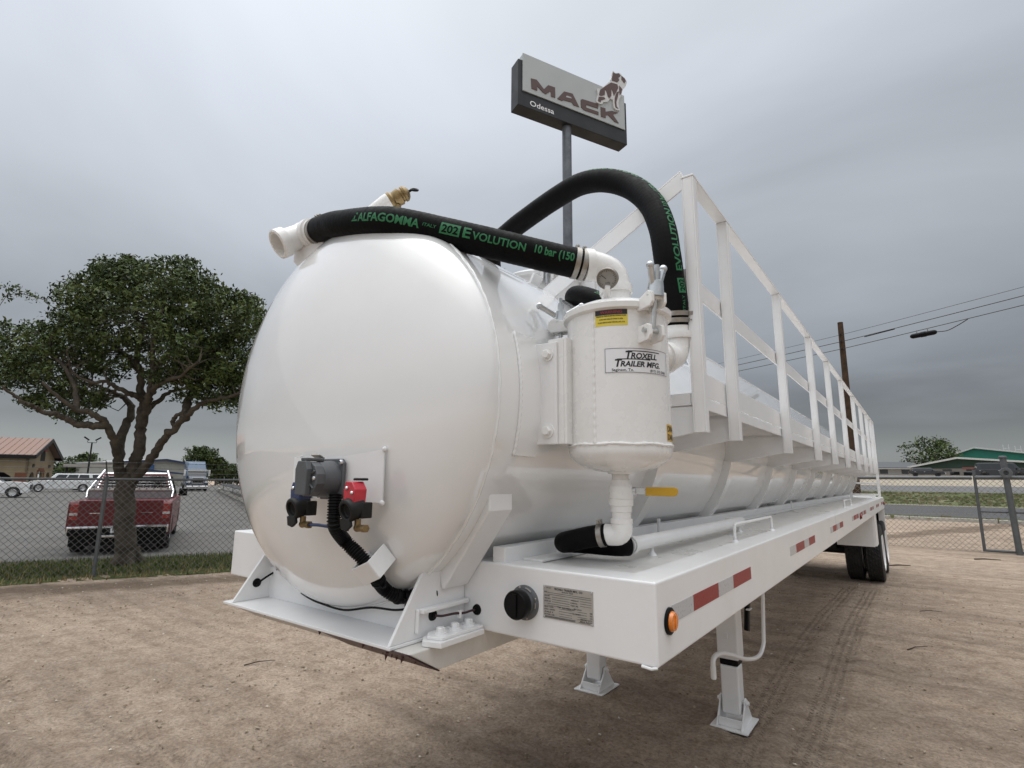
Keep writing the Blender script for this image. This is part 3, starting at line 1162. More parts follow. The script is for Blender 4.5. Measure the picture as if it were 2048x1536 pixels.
hs3, *_ = hose('return_hose', H3, .056, TT, face=(.35, -.62, .70), texts=[('MMA', .045, .030, .02, .9, -.012, True, False), ('202 EVOL', .215, .03, .02, .9, -.012, True, False)])
H4 = [(.945, .245, 1.600), (.88, .236, 1.588), (.80, .238, 1.568), (.748, .272, 1.556), (.752, .322, 1.552), (.81, .350, 1.550), (.88, .352, 1.550), (.935, .355, 1.551), (.962, .385, 1.552)]
hs4, hp4, ht4, _ = hose('drain_hose', H4, .0385, TT, face=(.5, -.6, .62))
clamp_band(hp4[3], ht4[3], .039, hs4, two=False, bolt=(0, 0, 1))
g = MB()
k = len(hp4)
i0, i1 = int(k * .50), int(k * .78)
for i in range(i0, i1, 3):
    pass
st = []
for i in range(i0, i1, 2):
    t = ht4[i]
    f = unit(A3((.35, -.85, .15)) - t * (A3((.35, -.85, .15)) @ t))
    b = np.cross(t, f)
    st += [hp4[i] + (f * math.cos(.22) + b * math.sin(.22)) * .0396, hp4[i] + (f * math.cos(-.22) + b * math.sin(-.22)) * .0396]
g.add(st, [(j, j + 1, j + 3, j + 2) for j in range(0, len(st) - 3, 2)])
obj('lettering', g, GREENINK, hs4)


def tee():
    c = wp(607, 470, 2.545)
    d1 = unit(hp[3] - c)                      # towards the hose
    e = unit(wp(560, 487, 2.47) - c)          # open mouth
    r = .056
    g = MB()
    g.tube([c - e * .02, c + e * .06, c + e * .095], [r * .98, r, r * 1.02], 32, caps=False)
    g.lathe([(r * 1.02, .09), (r * 1.20, .095), (r * 1.22, .135), (r * 1.08, .140), (r * .93, .138), (r * .90, .10), (r * .86, .095), (r * .84, .02), (0, .015)], c, e, 36)
    g.ball(c, r * 1.06, 24, 14)
    L = np.linalg.norm(hp[2] - c)
    g.lathe([(r, 0), (r * 1.03, L * .35), (r * 1.17, L * .42), (r * 1.17, L * .66), (r * 1.03, L * .68), (r * 1.02, L * 1.25)], c, d1, 36)
    tp = obj('pipe_tee', g, PVCW, TT, sharp=45)
    inner = MB().lathe([(r * .905, .012), (r * .82, .0125), (0, .02)], c + e * .02, e, 30)
    obj('bore', inner, mat('rusty_bore', (.10, .085, .065), .8, var=.3, scale=30), tp)
    # short gusset plate that carries the tee on the head
    w = A3((0, 0, -1))
    g = MB()
    a = c + w * r * .7
    n = unit(np.cross(d1, w))
    pl = [(-.055, .0), (.10, -.02), (.19, .06), (.115, .19), (.085, .20), (-.055, .085)]
    g.prism(pl, a, unit(d1 * A3((1, 1, 0))), w, n, -.006, .006)
    obj('support_gusset', g, WHITE2, TT, bevel=.003)


tee()


def trap():
    r, z0, z1 = .185, 1.912, 2.378
    o = TRAP.copy()
    g = MB()
    head = [(r * math.cos(t) ** .92, z0 - .016 - .078 * math.sin(t) ** .92) for t in np.linspace(math.pi / 2 - .22, 0, 18)]
    g.lathe([(.042, z0 - .098)] + head + [(r, z0 - .008), (r, z0), (r, z1)], o, ZA, 72)
    body = obj('moisture_trap', g, PVCW, TT, sharp=60)
    g = MB()
    k = 120
    g.tube([o + A3((math.cos(a) * r, math.sin(a) * r, z0 + .0015 * math.sin(a * 9))) for a in np.linspace(0, 2 * math.pi, k + 1)], [.0052 + .0014 * math.sin(i * 2.3) + .0008 * math.sin(i * .9) for i in range(k + 1)], 8, caps=False)
    a = trap_ang(1188, 760, r)
    zz = np.linspace(z0, z1, 60)
    g.tube([o + A3((math.cos(a) * r, math.sin(a) * r, z)) for z in zz], [.005 + .0016 * math.sin(i * 1.7) for i in range(60)], 8)
    obj('weld_bead', g, PVCW, body)
    g = MB()
    g.lathe([(r - .004, z1 - .004), (r + .006, z1 - .002), (r + .015, z1 + .003), (r + .017, z1 + .022), (r + .006, z1 + .031), (r * .8, z1 + .052), (r * .45, z1 + .072), (0, z1 + .078)], o, ZA, 72)
    lid = obj('lid', g, PVCW, body, sharp=40)
    # two swing bolt clamps with wing nuts
    for px, py, tilt in ((1118, 640, 0.0), (1306, 612, .16)):
        a = trap_ang(px, py, r + .05) if px > 1200 else rad(-172)
        d = A3((math.cos(a), math.sin(a), 0))
        t = A3((-d[1], d[0], 0))
        c = o + d * (r + .045)
        g = MB()
        for sg in (-1, 1):
            g = MB()
            g.prism([(-.055, 0), (.03, 0), (.042, .012), (.042, .046), (.02, .058), (-.055, .036)], c + ZA * (z1 - .012) + t * .024 * sg, d, ZA, t, -.006, .006)
            obj('lug', g, PVCW, body, bevel=.003)
            g = MB()
            g.prism([(-.05, 0), (.012, 0), (.026, .016), (.024, .05), (.008, .058), (-.05, .058)], c + ZA * (z1 - .125) + t * .024 * sg, d, ZA, t, -.006, .006)
            obj('lug', g, PVCW, body, bevel=.003)
        g = MB()
        g.obox(c + ZA * (z1 + .020) - d * .012, (.045, .022, .006), d, t, ZA)
        obj('clamp_plate', g, PVCW, body, bevel=.003)
        g = MB()
        ax = unit(ZA + d * tilt)
        b0 = c + ZA * (z1 - .09)
        g.tube([b0 - t * .04, b0 + t * .04], .009, 10)
        g.tube([b0, b0 + ax * .225], .0085, 10)
        q = b0 + ax * .118
        g.lathe([(0, 0), (.031, 0), (.024, .05), (.014, .056), (.014, .085), (0, .085)], q, ax, 16)
        tw = unit(RX[:, 0]) if px < 1200 else unit(A3((.25, .9, 0)))
        tw = unit(tw - ax * (tw @ ax))
        for sg in (-1, 1):
            e = q + ax * (.075 if px < 1200 else .10) + tw * sg * (.085 if px < 1200 else .035)
            g.tube([q + ax * .03 + tw * sg * .012, e], .0115, 10)
            g.ball(e, .0140, 10, 8)
        obj('wing_nut', g, STEEL, body)
    # pressure gauge
    gp = wp(1215, 557, 1.93)
    base = o + A3((.0, -.085, z1 + .05))
    fn = unit(CAM + A3((-.35, .1, -.1)) - gp)
    g = MB()
    g.tube([base, A3((gp[0], gp[1], gp[2] - .03))], [.018, .010], 14, mi=1)
    g.lathe([(.026, 0), (.018, .02), (.014, .035)], base - ZA * .006, ZA, 16, mi=1)
    R = .0385
    g.lathe([(0, -.018), (R * .8, -.018), (R, -.012), (R, .010), (R * .97, .014), (R * .9, .014), (R * .88, .008)], gp, fn, 36, mi=0)
    g.lathe([(R * .885, .007), (0, .0072)], gp, fn, 30, mi=2)
    u, v, n = basis(fn)
    for i in range(21):
        aa = rad(-45 + i * 13.5)
        dd = u * math.cos(aa) + v * math.sin(aa)
        g.bar(gp + n * .0078 + dd * R * (.60 if i % 5 == 0 else .70), gp + n * .0078 + dd * R * .80, .0012, .0004, n, mi=3)
    g.bar(gp + n * .009 - u * .004, gp + n * .009 + unit(-u * .8 + v * .6) * R * .65, .0018, .0006, n, mi=3)
    put_text(g, 'inHg', .009, lambda a, b: gp + n * .0078 + u * a + v * (b - .017), align='C', mi=3)
    obj('pressure_gauge', g, [CLAMP, PVCW, mat('gauge_dial', (.30, .29, .27), .5, var=.1), INK], body)
    # stickers wrapped on the shell
    def wrap(a0, off):
        return lambda a, b: o + A3((math.cos(a0 + a / r) * (r + off), math.sin(a0 + a / r) * (r + off), b))

    def patch(g, a0, w, zlo, zhi, off, mi, n=16):
        f = wrap(a0, off)
        V = [f(-w / 2 + w * i / n, z) for i in range(n + 1) for z in (zlo, zhi)]
        g.add(V, [(2 * i, 2 * i + 2, 2 * i + 3, 2 * i + 1) for i in range(n)], mi)
    # warning sticker
    aw, zw = rad(-70.3), 2.347
    g = MB()
    w, h = .113, .059
    patch(g, aw, w, zw - h / 2, zw + h / 2, .0008, 0)
    patch(g, aw, w - .002, zw + h * .16, zw + h / 2 - .001, .0013, 1)
    f = wrap(aw, .0018)
    put_text(g, 'WARNING', .0150, lambda a, b: f(a, b + zw + h * .24), bold=.02, align='C', mi=2, width=.076)
    for i, s in enumerate(('RELEASE ALL PRESSURE BEFORE OPENING VALVES', 'AVOID HIGH FORCE OR STRAIN TO NECK', 'DO NOT REMOVE UNDER WRENCHES, UNTIL 15 PSI')):
        put_text(g, s, .0064, lambda a, b, i=i: f(a, b + zw + h * .055 - i * .0115), bold=.03, align='C', mi=1, width=(.102, .082, .092)[i])
    obj('warning_sticker', g, [STICKY, INK, REDINK], body)
    # maker's sticker
    am, zm = rad(-39.2), 2.194
    K = 1.62
    g = MB()
    w, h = .2525, .0885
    patch(g, am, w, zm - h / 2, zm + h / 2, .0008, 0, 24)
    f = wrap(am, .0014)
    for (x0, x1, y0, y1) in ((-w / 2 + .002, w / 2 - .002, h / 2 - .0035, h / 2 - .002), (-w / 2 + .002, w / 2 - .002, -h / 2 + .002, -h / 2 + .0035), (-w / 2 + .002, -w / 2 + .0034, -h / 2 + .0036, h / 2 - .0036), (w / 2 - .0034, w / 2 - .002, -h / 2 + .0036, h / 2 - .0036)):
        V = [f(x0 + (x1 - x0) * i / 20, zm + y) for i in range(21) for y in (y0, y1)]
        g.add(V, [(2 * i, 2 * i + 2, 2 * i + 3, 2 * i + 1) for i in range(20)], 1)

    def word(big, rest, x, y, big_s, small_s, bar_to):
        big_s, small_s = big_s * K, small_s * K
        x, bar_to = x * K, bar_to * K
        wb = put_text(g, big, big_s, lambda a, b: f(a + x, b + zm + y * K), bold=.035, shear=.22, mi=1)
        wr_ = put_text(g, rest, small_s, lambda a, b: f(a + x + wb * .72, b + zm + y * K + .0003), bold=.035, shear=.22, mi=1, sx=1.05)
        V = [f(x + wb * .3 + (bar_to - x - wb * .3) * i / 14, zm + y * K + yy) for i in range(15) for yy in (big_s * .665, big_s * .755)]
        g.add(V, [(2 * i, 2 * i + 2, 2 * i + 3, 2 * i + 1) for i in range(14)], 1)
    word('T', 'ROXELL', -.034, .004, .0225, .0165, .048)
    word('T', 'RAILER MFG.', -.056, -.0135, .0225, .0160, .022)
    put_text(g, 'Saginaw, Tx.', .0130, lambda a, b: f(a - .102, b + zm - .0375), bold=.012, mi=1, width=.074)
    put_text(g, '(817) 232-2068', .0125, lambda a, b: f(a + .034, b + zm - .0375), bold=.012, mi=1, width=.076)
    obj('maker_sticker', g, [STICKW, INK], body)
    ad, zd = rad(8.5), 1.955
    g = MB()
    patch(g, ad, .085, zd - .029, zd + .029, .0008, 0)
    f = wrap(ad, .0014)
    put_text(g, 'DRAIN', .027, lambda a, b: f(a, b + zd + .004), bold=.02, align='C', mi=1, width=.074)
    put_text(g, 'DAILY', .027, lambda a, b: f(a, b + zd - .024), bold=.02, align='C', mi=1, width=.074)
    obj('drain_sticker', g, [STICKO, INK], body)
    # drain pipe, ball valve and elbow under the trap
    g = MB()
    g.lathe([(.031, z0 - .04), (.031, 1.795), (.035, 1.794), (.0358, 1.780), (.040, 1.774), (.042, 1.766), (.043, 1.728), (.041, 1.7265), (.043, 1.7255), (.043, 1.704), (.038, 1.702), (.038, 1.682), (.034, 1.680), (.034, 1.660), (.039, 1.658), (.039, 1.642), (.036, 1.640), (.036, 1.615)], o, ZA, 32)
    obj('drain_valve', g, PVCW, TT, sharp=40)
    e = [o + ZA * 1.640, o + ZA * 1.618, o + ZA * 1.603 + A3((-.012, 0, 0)), o + ZA * 1.600 + A3((-.035, -.002, 0)), o + ZA * 1.600 + A3((-.062, -.004, 0))]
    pipe_elbow(e, .0375, [], TT)
    g = MB()
    hd = unit(A3((.92, .40, 0)))
    q = o + A3((0, 0, 1.755))
    g.lathe([(0, .03), (.015, .03), (.015, .050), (.009, .054), (0, .054)], q, hd, 14)
    zl = q + hd * .048
    g.prism([(-.012, -.011), (.06, -.012), (.06, .012), (-.012, .011)], zl, hd, ZA, np.cross(hd, ZA), -.002, .002, 0)
    pl = [(.038, -.0145), (.135, -.0165), (.146, -.012), (.150, 0), (.146, .012), (.135, .0155), (.038, .0145)]
    g.prism(pl, zl - ZA * .001, hd, unit(ZA + hd * .05), np.cross(hd, ZA), -.0055, .0055, 1)
    obj('valve_handle', g, [STEEL, YELLOWH], TT, bevel=.002)
    # outlet bend on the far side, up to the vacuum hose
    c0 = hp2[0]
    v1 = A3((c0[0], c0[1], c0[2]))
    cor = A3((v1[0] + .0, v1[1], 2.285))
    st_ = A3((1.04, .40, 2.285))
    pth = [st_, st_ + (cor - st_) * .45, cor - unit(cor - st_) * .075, cor + A3((0, 0, .0)) - unit(cor - st_) * .02 + ZA * .018, cor + ZA * .075, cor + ZA * .12, v1 + ZA * .02]
    pipe_elbow(pth, .056, [(.055, .016, .064), (np.linalg.norm(cor - st_) - .07, .014, .066), (np.linalg.norm(cor - st_) + .075, .014, .066)], TT)
    # lid bend to the front hose
    end = hp[-1]
    hz = end[2]
    dirn = unit((end - o) * A3((1, 1, 0)))
    c = A3((o[0], o[1], hz))
    pth = [o + ZA * (z1 + .03), A3((o[0], o[1], hz - .075)), c - ZA * .022 + dirn * .020, c + dirn * .078, end - ht[-1] * .01]
    L0 = np.linalg.norm(pth[1] - pth[0])
    pipe_elbow(pth, .0555, [(L0 - .012, .016, .062), (L0 + .155, .016, .062)], TT)
    # plates that hold the trap on the tank
    g = MB()
    A = np.linspace(rad(-15.6), rad(16.2), 18)
    V, F = [], []
    for a in A:
        for off, yy in ((-.002, -.075), (.0085, -.075), (.0085, .10), (-.002, .10)):
            V.append(tsurf(a, yy, off))
    for i in range(len(A) - 1):
        for j in range(4):
            F.append((i * 4 + j, i * 4 + (j + 1) % 4, i * 4 + 4 + (j + 1) % 4, i * 4 + 4 + j))
    F += [(0, 1, 2, 3), tuple(reversed(range(len(V) - 4, len(V))))]
    g.add(V, F)
    for yy in (-.075,):
        g.tube([tsurf(a, yy, .004) for a in np.linspace(rad(-15.6), rad(16.2), 60)], [.0055 + .0014 * math.sin(i * 2.1) for i in range(60)], 8)
    for a in (rad(-15.6), rad(16.2)):
        g.tube([tsurf(a, y, .004) for y in np.linspace(-.075, .05, 20)], [.005 + .0012 * math.sin(i * 2.1) for i in range(20)], 8)
    obj('wear_plate', g, WHITE, TT)
    g = MB()
    g.box((.765, .045, 1.915), (.858, .057, 2.285))
    obj('bracket_plate', g, WHITE2, TT, bevel=.003)
    g = MB()
    g.box((.815, .0585, 1.915), (.880, .070, 2.300))
    g.box((.880, .0585, 1.915), (.892, .135, 2.300))
    obj('trap_plate', g, PVCW, TT, bevel=.003)
    for z in (1.962, 2.240):
        obj('bolt', MB().hexbolt((.822, .045, z), (0, -1, 0), .0165, .020), PVCW, TT)


def trap_hit(px, py, r):
    d = ray(px, py)
    oc = (CAM - TRAP)[:2]
    a, b, c = d[0] ** 2 + d[1] ** 2, 2 * (oc @ d[:2]), oc @ oc - r * r
    D = max(0.0, b * b - 4 * a * c)
    t = (-b - math.sqrt(D)) / (2 * a)
    p = CAM + d * t
    return math.atan2(p[1] - TRAP[1], p[0] - TRAP[0]), p[2]


def trap_ang(px, py, r):
    return trap_hit(px, py, r)[0]


trap()


def relief_valve():
    b = A3((.02, .02, TZ + TR))
    top = wp(795, 396, 2.86)
    b = A3((top[0], top[1], TZ + TR))
    ri = unit(RX[:, 0])
    g = MB()
    g.tube([b - ZA * .03, top - ZA * .045], .022, 14, mi=1)
    ax = unit(ri * .78 + ZA * .52)
    g.lathe([(0, -.06), (.046, -.06), (.050, -.05), (.050, -.03), (.040, -.02), (.043, .0), (.045, .018), (.036, .024), (.036, .034), (.042, .036), (.042, .048), (.030, .062), (.016, .070), (0, .070)], top + ax * .0, ax, 20, mi=1)
    g.lathe([(0, -.155), (.034, -.150), (.040, -.11), (.050, -.040), (.051, -.012), (.044, -.004)], top - ax * .035, ax, 20, mi=0)
    u, v, n = basis(unit(ri * .1 + ZA * .8 + RX[:, 2] * .6))
    g.ring(top + ax * .085 + ri * .018, n, .017, .006, 20, 8, mi=2)
    g.tube([top + ax * .066, top + ax * .080 + ri * .004], .007, 8, mi=2)
    obj('relief_valve', g, [PVCW, BRASS, BLACKP], TT, sharp=40)


relief_valve()


def front_end():
    # coupler nose: floor plate with gussets, back wall, box underneath
    g = MB()
    g.box((-.565, -.352, 1.262), (.492, .06, 1.272))
    obj('nose_plate', g, WHITE2, TT, bevel=.002)
    g = MB()
    pts = [(-.335, 1.2605), (.0, 1.2605), (.8, 1.2605), (.8, 1.185), (-.20, 1.185)]
    g.prism(pts, (0, 0, 0), YA, ZA, XA, -.56, .56)
    obj('coupler_box', g, mat('dull_white_underside', (.66, .64, .60), .5, var=.08, scale=5, dirt=(.3, .26, .2), dirt_amt=.4), TT, bevel=.004)
    g = MB().box((-.494, -.190, 1.2725), (.4755, -.180, 1.40))
    obj('back_wall', g, WHITE2, TT)
    for x in (-.50, .482):
        g = MB()
        g.prism([(-.350, 1.2725), (-.002, 1.2725), (-.002, 1.497), (-.205, 1.497)] if x > 0 else [(-.350, 1.2725), (-.002, 1.2725), (-.002, 1.56), (-.150, 1.56)], (x, 0, 0), YA, ZA, XA, -.006, .006)
        obj('nose_gusset', g, WHITE2, TT, bevel=.002)
    g = MB()
    g.prism([(.50, -.02), (.50, -.215), (.535, -.255), (.600, -.235), (.600, -.02)], (0, 0, 0), XA, YA, ZA, 1.262, 1.280)
    g.prism([(.505, -.015), (.505, -.200), (.535, -.235), (.590, -.220), (.590, -.015)], (0, 0, 0), XA, YA, ZA, 1.2805, 1.290)
    fl = obj('coupler_flange', g, WHITE2, TT, bevel=.002)
    for y in (-.185, -.115, -.045):
        obj('bolt', MB().hexbolt((.548, y, 1.290), ZA, .0145, .020), WHITE2, fl)
    g = MB().box((.4885, -.235, 1.352), (.515, -.004, 1.367)).box((.4885, -.246, 1.291), (.502, -.2355, 1.367))
    obj('rib', g, WHITE2, TT, bevel=.004)
    # grease hanging from the nose edge
    g = MB()
    r = np.random.default_rng(3)
    for i in range(46):
        x = -.30 + .80 * r.random() ** .8
        l = .005 + .015 * r.random() ** 2 + (.016 if r.random() < .1 else 0)
        y = -.325 + .02 * r.random()
        w = .004 + .008 * r.random()
        g.add([(x - w, y, 1.2615), (x + w, y, 1.2615), (x, y + .004, 1.2615 - l), (x - w, y + .02, 1.2612), (x + w, y + .02, 1.2612)], [(0, 2, 1), (3, 4, 2), (0, 3, 2), (1, 2, 4)])
    for i in range(22):
        x = .30 + .24 * r.random()
        t = r.random()
        y = -.33 + .13 * t
        z = 1.258 - .073 * t
        l = .006 + .022 * r.random() ** 3
        g.add([(x - .007, y, z), (x + .007, y, z), (x, y - .002, z - l), (x, y + .012, z - .006)], [(0, 2, 1), (0, 3, 2), (1, 2, 3)])
    g.prism([(-.34, 1.2612), (-.33, 1.2545), (-.21, 1.186), (-.195, 1.183), (-.2, 1.18), (-.345, 1.2612)], (0, 0, 0), YA, ZA, XA, .10, .5605)
    obj('grease_drips', g, GREASE, TT, kind='stuff')
    # saddle tubes on both sides of the head
    for sx in (1, -1):
        g = MB()
        pl = [(.492, 1.412), (.480, 1.480), (.545, 1.548), (.612, 1.632), (.660, 1.712), (.690, 1.760), (.704, 1.757), (.704, 1.687), (.506, 1.416)]
        g.prism([(sx * a, b) for a, b in pl], (0, 0, 0), XA, ZA, YA, -.131, -.002)
        ob = obj('saddle_tube', g, WHITE2, TT, bevel=.007, seg=3)
        g = MB()
        g.tube([(sx * x, -.133, z) for x, z in [(.49, 1.490), (.545, 1.549), (.612, 1.633), (.660, 1.713), (.690, 1.756)]], [.008, .0065, .008, .0065, .008], 8)
        g.box((min(sx * .665, sx * .706), -.138, 1.7605), (max(sx * .665, sx * .706), .004, 1.770))
        obj('weld_bead', g, WHITE2, ob)
    # grommets and cables
    g = MB()
    for p, n in (((.4885, -.165, 1.335), XA), ((.548, .0, 1.332), -YA), ((-.4935, -.250, 1.340), XA)):
        g.lathe([(0, 0), (.019, 0), (.017, .006), (.010, .007), (.009, .012), (0, .013)], p, n, 20)
    obj('grommet', g, BLACKP, TT)
    g = MB()
    g.tube(catmull([(.500, -.165, 1.335), (.512, -.14, 1.331), (.530, -.10, 1.334), (.538, -.06, 1.330), (.545, -.03, 1.333), (.548, -.008, 1.333)], 6), .0042, 8)
    obj('cable', g, mat('maroon_cable', (.035, .008, .012), .45), TT)
    g = MB()
    g.box((.530, -.083, 1.318), (.540, -.074, 1.342))
    obj('cable_tie', g, PVCW, TT)
    g = MB()
    g.tube(catmull([(-.4815, -.250, 1.341), (-.474, -.235, 1.354), (-.470, -.215, 1.366), (-.474, -.193, 1.374), (-.480, -.183, 1.376)], 6), .0045, 8)
    g.tube(catmull([onp(603, 1186, 1, -.200), onp(620, 1197, 1, -.215), onp(640, 1206, 1, -.225), onp(688, 1220, 1, -.225), onp(742, 1215, 1, -.222), onp(790, 1220, 1, -.215), onp(825, 1216, 1, -.200)], 6), .004, 8)
    obj('wire', g, BLACKP, TT)
    # document holder: flange and screw cap
    c = A3((.758, 0, 1.3845))
    g = MB()
    g.lathe([(0, 0), (.056, 0), (.056, .006), (.050, .010), (.043, .011), (.043, .028), (0, .028)], c, -YA, 40)
    dh = obj('document_holder', g, mat('grey_plastic', (.10, .105, .11), .45, var=.1), TT)
    g = MB()
    g.lathe([(0, .0282), (.0455, .0282), (.0465, .034), (.0465, .056), (.043, .062), (0, .060)], c, -YA, 40)
    g.obox(c - YA * .062, (.009, .036, .004), XA, ZA, YA)
    obj('screw_cap', g, BLACKP, dh, sharp=40)
    g = MB()
    for a in (.35, 1.9, 3.5, 5.0):
        g.lathe([(0, 0), (.0045, 0), (.003, .0025), (0, .003)], c + A3((math.cos(a) * .050, -.0095, math.sin(a) * .050)), -YA, 10)
    for a, l in ((.9, .5), (-.25, .35)):
        g.tube([c + A3((math.cos(t) * .049, -.011, math.sin(t) * .049)) for t in np.linspace(a, a + l, 8)], .0025, 6)
    obj('screw', g, CLAMP, dh)
    # data plate
    x0, x1, zl, zh = .833, 1.016, 1.3485, 1.4495
    g = MB().box((x0, -.0025, zl), (x1, -.0002, zh), 0)
    f = lambda a, b: A3((x0 + a, -.0032, zl + b))
    put_text(g, 'TROXELL TRAILER MFG., CO', .0085, lambda a, b: f(a + .094, b + .0905), bold=.02, align='C', mi=1, width=.105)
    put_text(g, 'SAGINAW, TEXAS', .0052, lambda a, b: f(a + .092, b + .0845), bold=.015, align='C', mi=1, width=.042)
    put_text(g, 'MFG BY', .0052, lambda a, b: f(a + .012, b + .0925), mi=1, width=.018)

    def lines(rows, m):
        for (a, b, z) in rows:
            g.add([f(a, z), f(b, z), f(b, z + .0009), f(a, z + .0009)], [(0, 1, 2, 3)], m)
    rows = [(.016, .178, .0795), (.016, .178, .0740)]
    for z in (.0665, .0595, .0525):
        rows += [(.034, .100, z), (.138, .178, z)]
    for z in (.0455, .0400):
        rows += [(.016, .100, z)]
    for z in (.0340, .0265, .0190, .0120):
        rows += [(.060, .108, z), (.128, .162, z)]
    rows += [(.008, .12, .0070), (.008, .12, .0050), (.008, .12, .0030), (.132, .172, .004)]
    lines(rows, 1)
    for s, a, z, w in (('MODEL', .005, .0795, .010), ('SER NO', .005, .0685, .02), ('VIN NO.', .005, .0600, .024), ('DATE OF', .005, .0515, .024), ('WEIGHT', .103, .0645, .030), ('CAPAC', .103, .0565, .025), ('TEST PR', .103, .0485, .028),
                       ('MAX LOAD', .005, .0345, .034), ('AXLE 1 GAWR', .005, .0265, .040), ('AXLE 2', .005, .0185, .033), ('GVWR LBS', .005, .0110, .038), ('TYRE', .053, .0375, .014), ('SIZE PRESSURE', .072, .0365, .046), ('PSI COLD', .115, .0395, .028),
                       ('RIMS', .172, .0340, .009), ('SGL', .172, .0265, .009), ('DUAL', .172, .0195, .009), ('FILL DENSITY', .110, .0250, .030), ('UNLOAD RATE', .138, .0125, .040), ('MAX RATE', .138, .0060, .040)):
        put_text(g, s, .0052, lambda p, q, a=a, z=z: f(p + a, q + z), bold=.02, mi=1, width=w)
    pl = obj('data_plate', g, [ALU, INK], TT)
    g = MB()
    for x in (x0 + .004, x1 - .004):
        for z in (zl + .004, zh - .004):
            g.ball((x, -.003, z), .0032, 8, 6)
    obj('rivet', g, STEEL, pl)
    # wrap-around amber marker lamp and reflective tape on the side rail
    c = A3((W2, .092, 1.378))
    g = MB()
    g.lathe([(0, 0), (.039, 0), (.039, .006), (.034, .010), (.028, .009), (.028, .004)], c, XA, 36, mi=0)
    g.lathe([(.029, .006), (.029, .013), (.025, .020), (0, .022)], c, XA, 30, mi=1)
    g.obox(c + XA * .021, (.004, .018, .003), YA, ZA, XA, 1)
    obj('marker_lamp', g, [BLACKP, AMBER], TT, sharp=50)


front_end()


def side_dressing():
    zt = (1.366, 1.417)
    for y0, pat in ((.118, (('w', .20), ('r', .285), ('w', .205), ('r', .29))), (2.035, (('w', .20), ('r', .30), ('w', .19), ('r', .27))), (3.87, (('w', .18), ('r', .30), ('w', .22), ('r', .28))),
                    (5.78, (('w', .2), ('r', .3), ('w', .05), ('r', .3))), (6.95, (('r', .3), ('w', .2), ('r', .3), ('w', .15))), (8.62, (('w', .15), ('r', .3), ('w', .2), ('r', .25))), (10.25, (('r', .3), ('w', .2), ('r', .3))), (11.9, (('r', .3), ('w', .2), ('r', .2)))):
        y = y0
        g = MB()
        for c, l in pat:
            g.box((W2 - .001, y, zt[0]), (W2 + .0012, y + l - .002, zt[1]), 0 if c == 'r' else 1)
            y += l
        obj('reflective_tape', g, [TAPER, TAPEW], TT)
    for y, col in ((6.82, REDLENS), (12.70, REDLENS)):
        c = A3((W2, y, 1.372))
        g = MB()
        g.lathe([(0, 0), (.039, 0), (.039, .006), (.034, .010), (.028, .009)], c, XA, 24, mi=0)
        g.lathe([(.029, .006), (.029, .016), (.025, .024), (0, .026)], c, XA, 24, mi=1)
        obj('marker_lamp', g, [BLACKP, col], TT)
    for y0, y1 in ((1.31, 2.16), (6.35, 7.16), (11.5, 12.1)):
        g = MB()
        x = 1.105
        h = .082
        g.tube([(x, y0, DK - .005), (x, y0, DK + h - .02), (x, y0 + .006, DK + h - .005), (x, y0 + .02, DK + h), (x, y1 - .02, DK + h), (x, y1 - .006, DK + h - .005), (x, y1, DK + h - .02), (x, y1, DK - .005)], .0075, 10)
        for y in (y0, y1):
            g.lathe([(.018, 0), (.011, .010)], (x, y, DK), ZA, 12)
        obj('tie_down_handle', g, WHITE2, TT)
    # long drain pipe on the deck
    g = MB()
    g.tube([(.965, .375, 1.552), (.965, 1.3, 1.552), (.965, 1.98, 1.552), (.958, 2.03, 1.550), (.93, 2.06, 1.545), (.86, 2.07, 1.54)], .028, 18)
    g.lathe([(.030, 0), (.034, 0), (.034, .03), (.030, .03)], (.965, .385, 1.552), YA, 18)
    obj('drain_pipe', g, WHITE2, TT, sharp=60)
    g = MB()
    for y in (.60, 1.95):
        g.lathe([(.02, -.006), (.008, .012), (.008, .03)], (.965, y, DK), ZA, 10)
    obj('pipe_stand', g, WHITE2, TT)
    for y in (1.32, 5.2):
        obj('cleat', MB().box((.70, y, DK), (.715, y + .02, DK + .09)), WHITE2, TT, bevel=.003)
    # rear ladder frame
    lad = bpy.data.objects.new('rear_frame', None)
    COL.objects.link(lad)
    lad.parent = TT
    for x in (.66, 1.175):
        obj('upright', MB().box((x - .025, 12.55, DK), (x + .025, 12.60, 2.62 if x > 1 else 1.80)), WHITE2, lad, bevel=.003)
    for z in (1.555, 1.795):
        obj('rung', MB().box((.686, 12.555, z - .018), (1.149, 12.595, z + .018)), WHITE2, lad, bevel=.003)
    obj('kick_plate', MB().box((.52, TL - .11, DK), (1.09, TL - .10, DK + .05)), WHITE2, TT)


side_dressing()


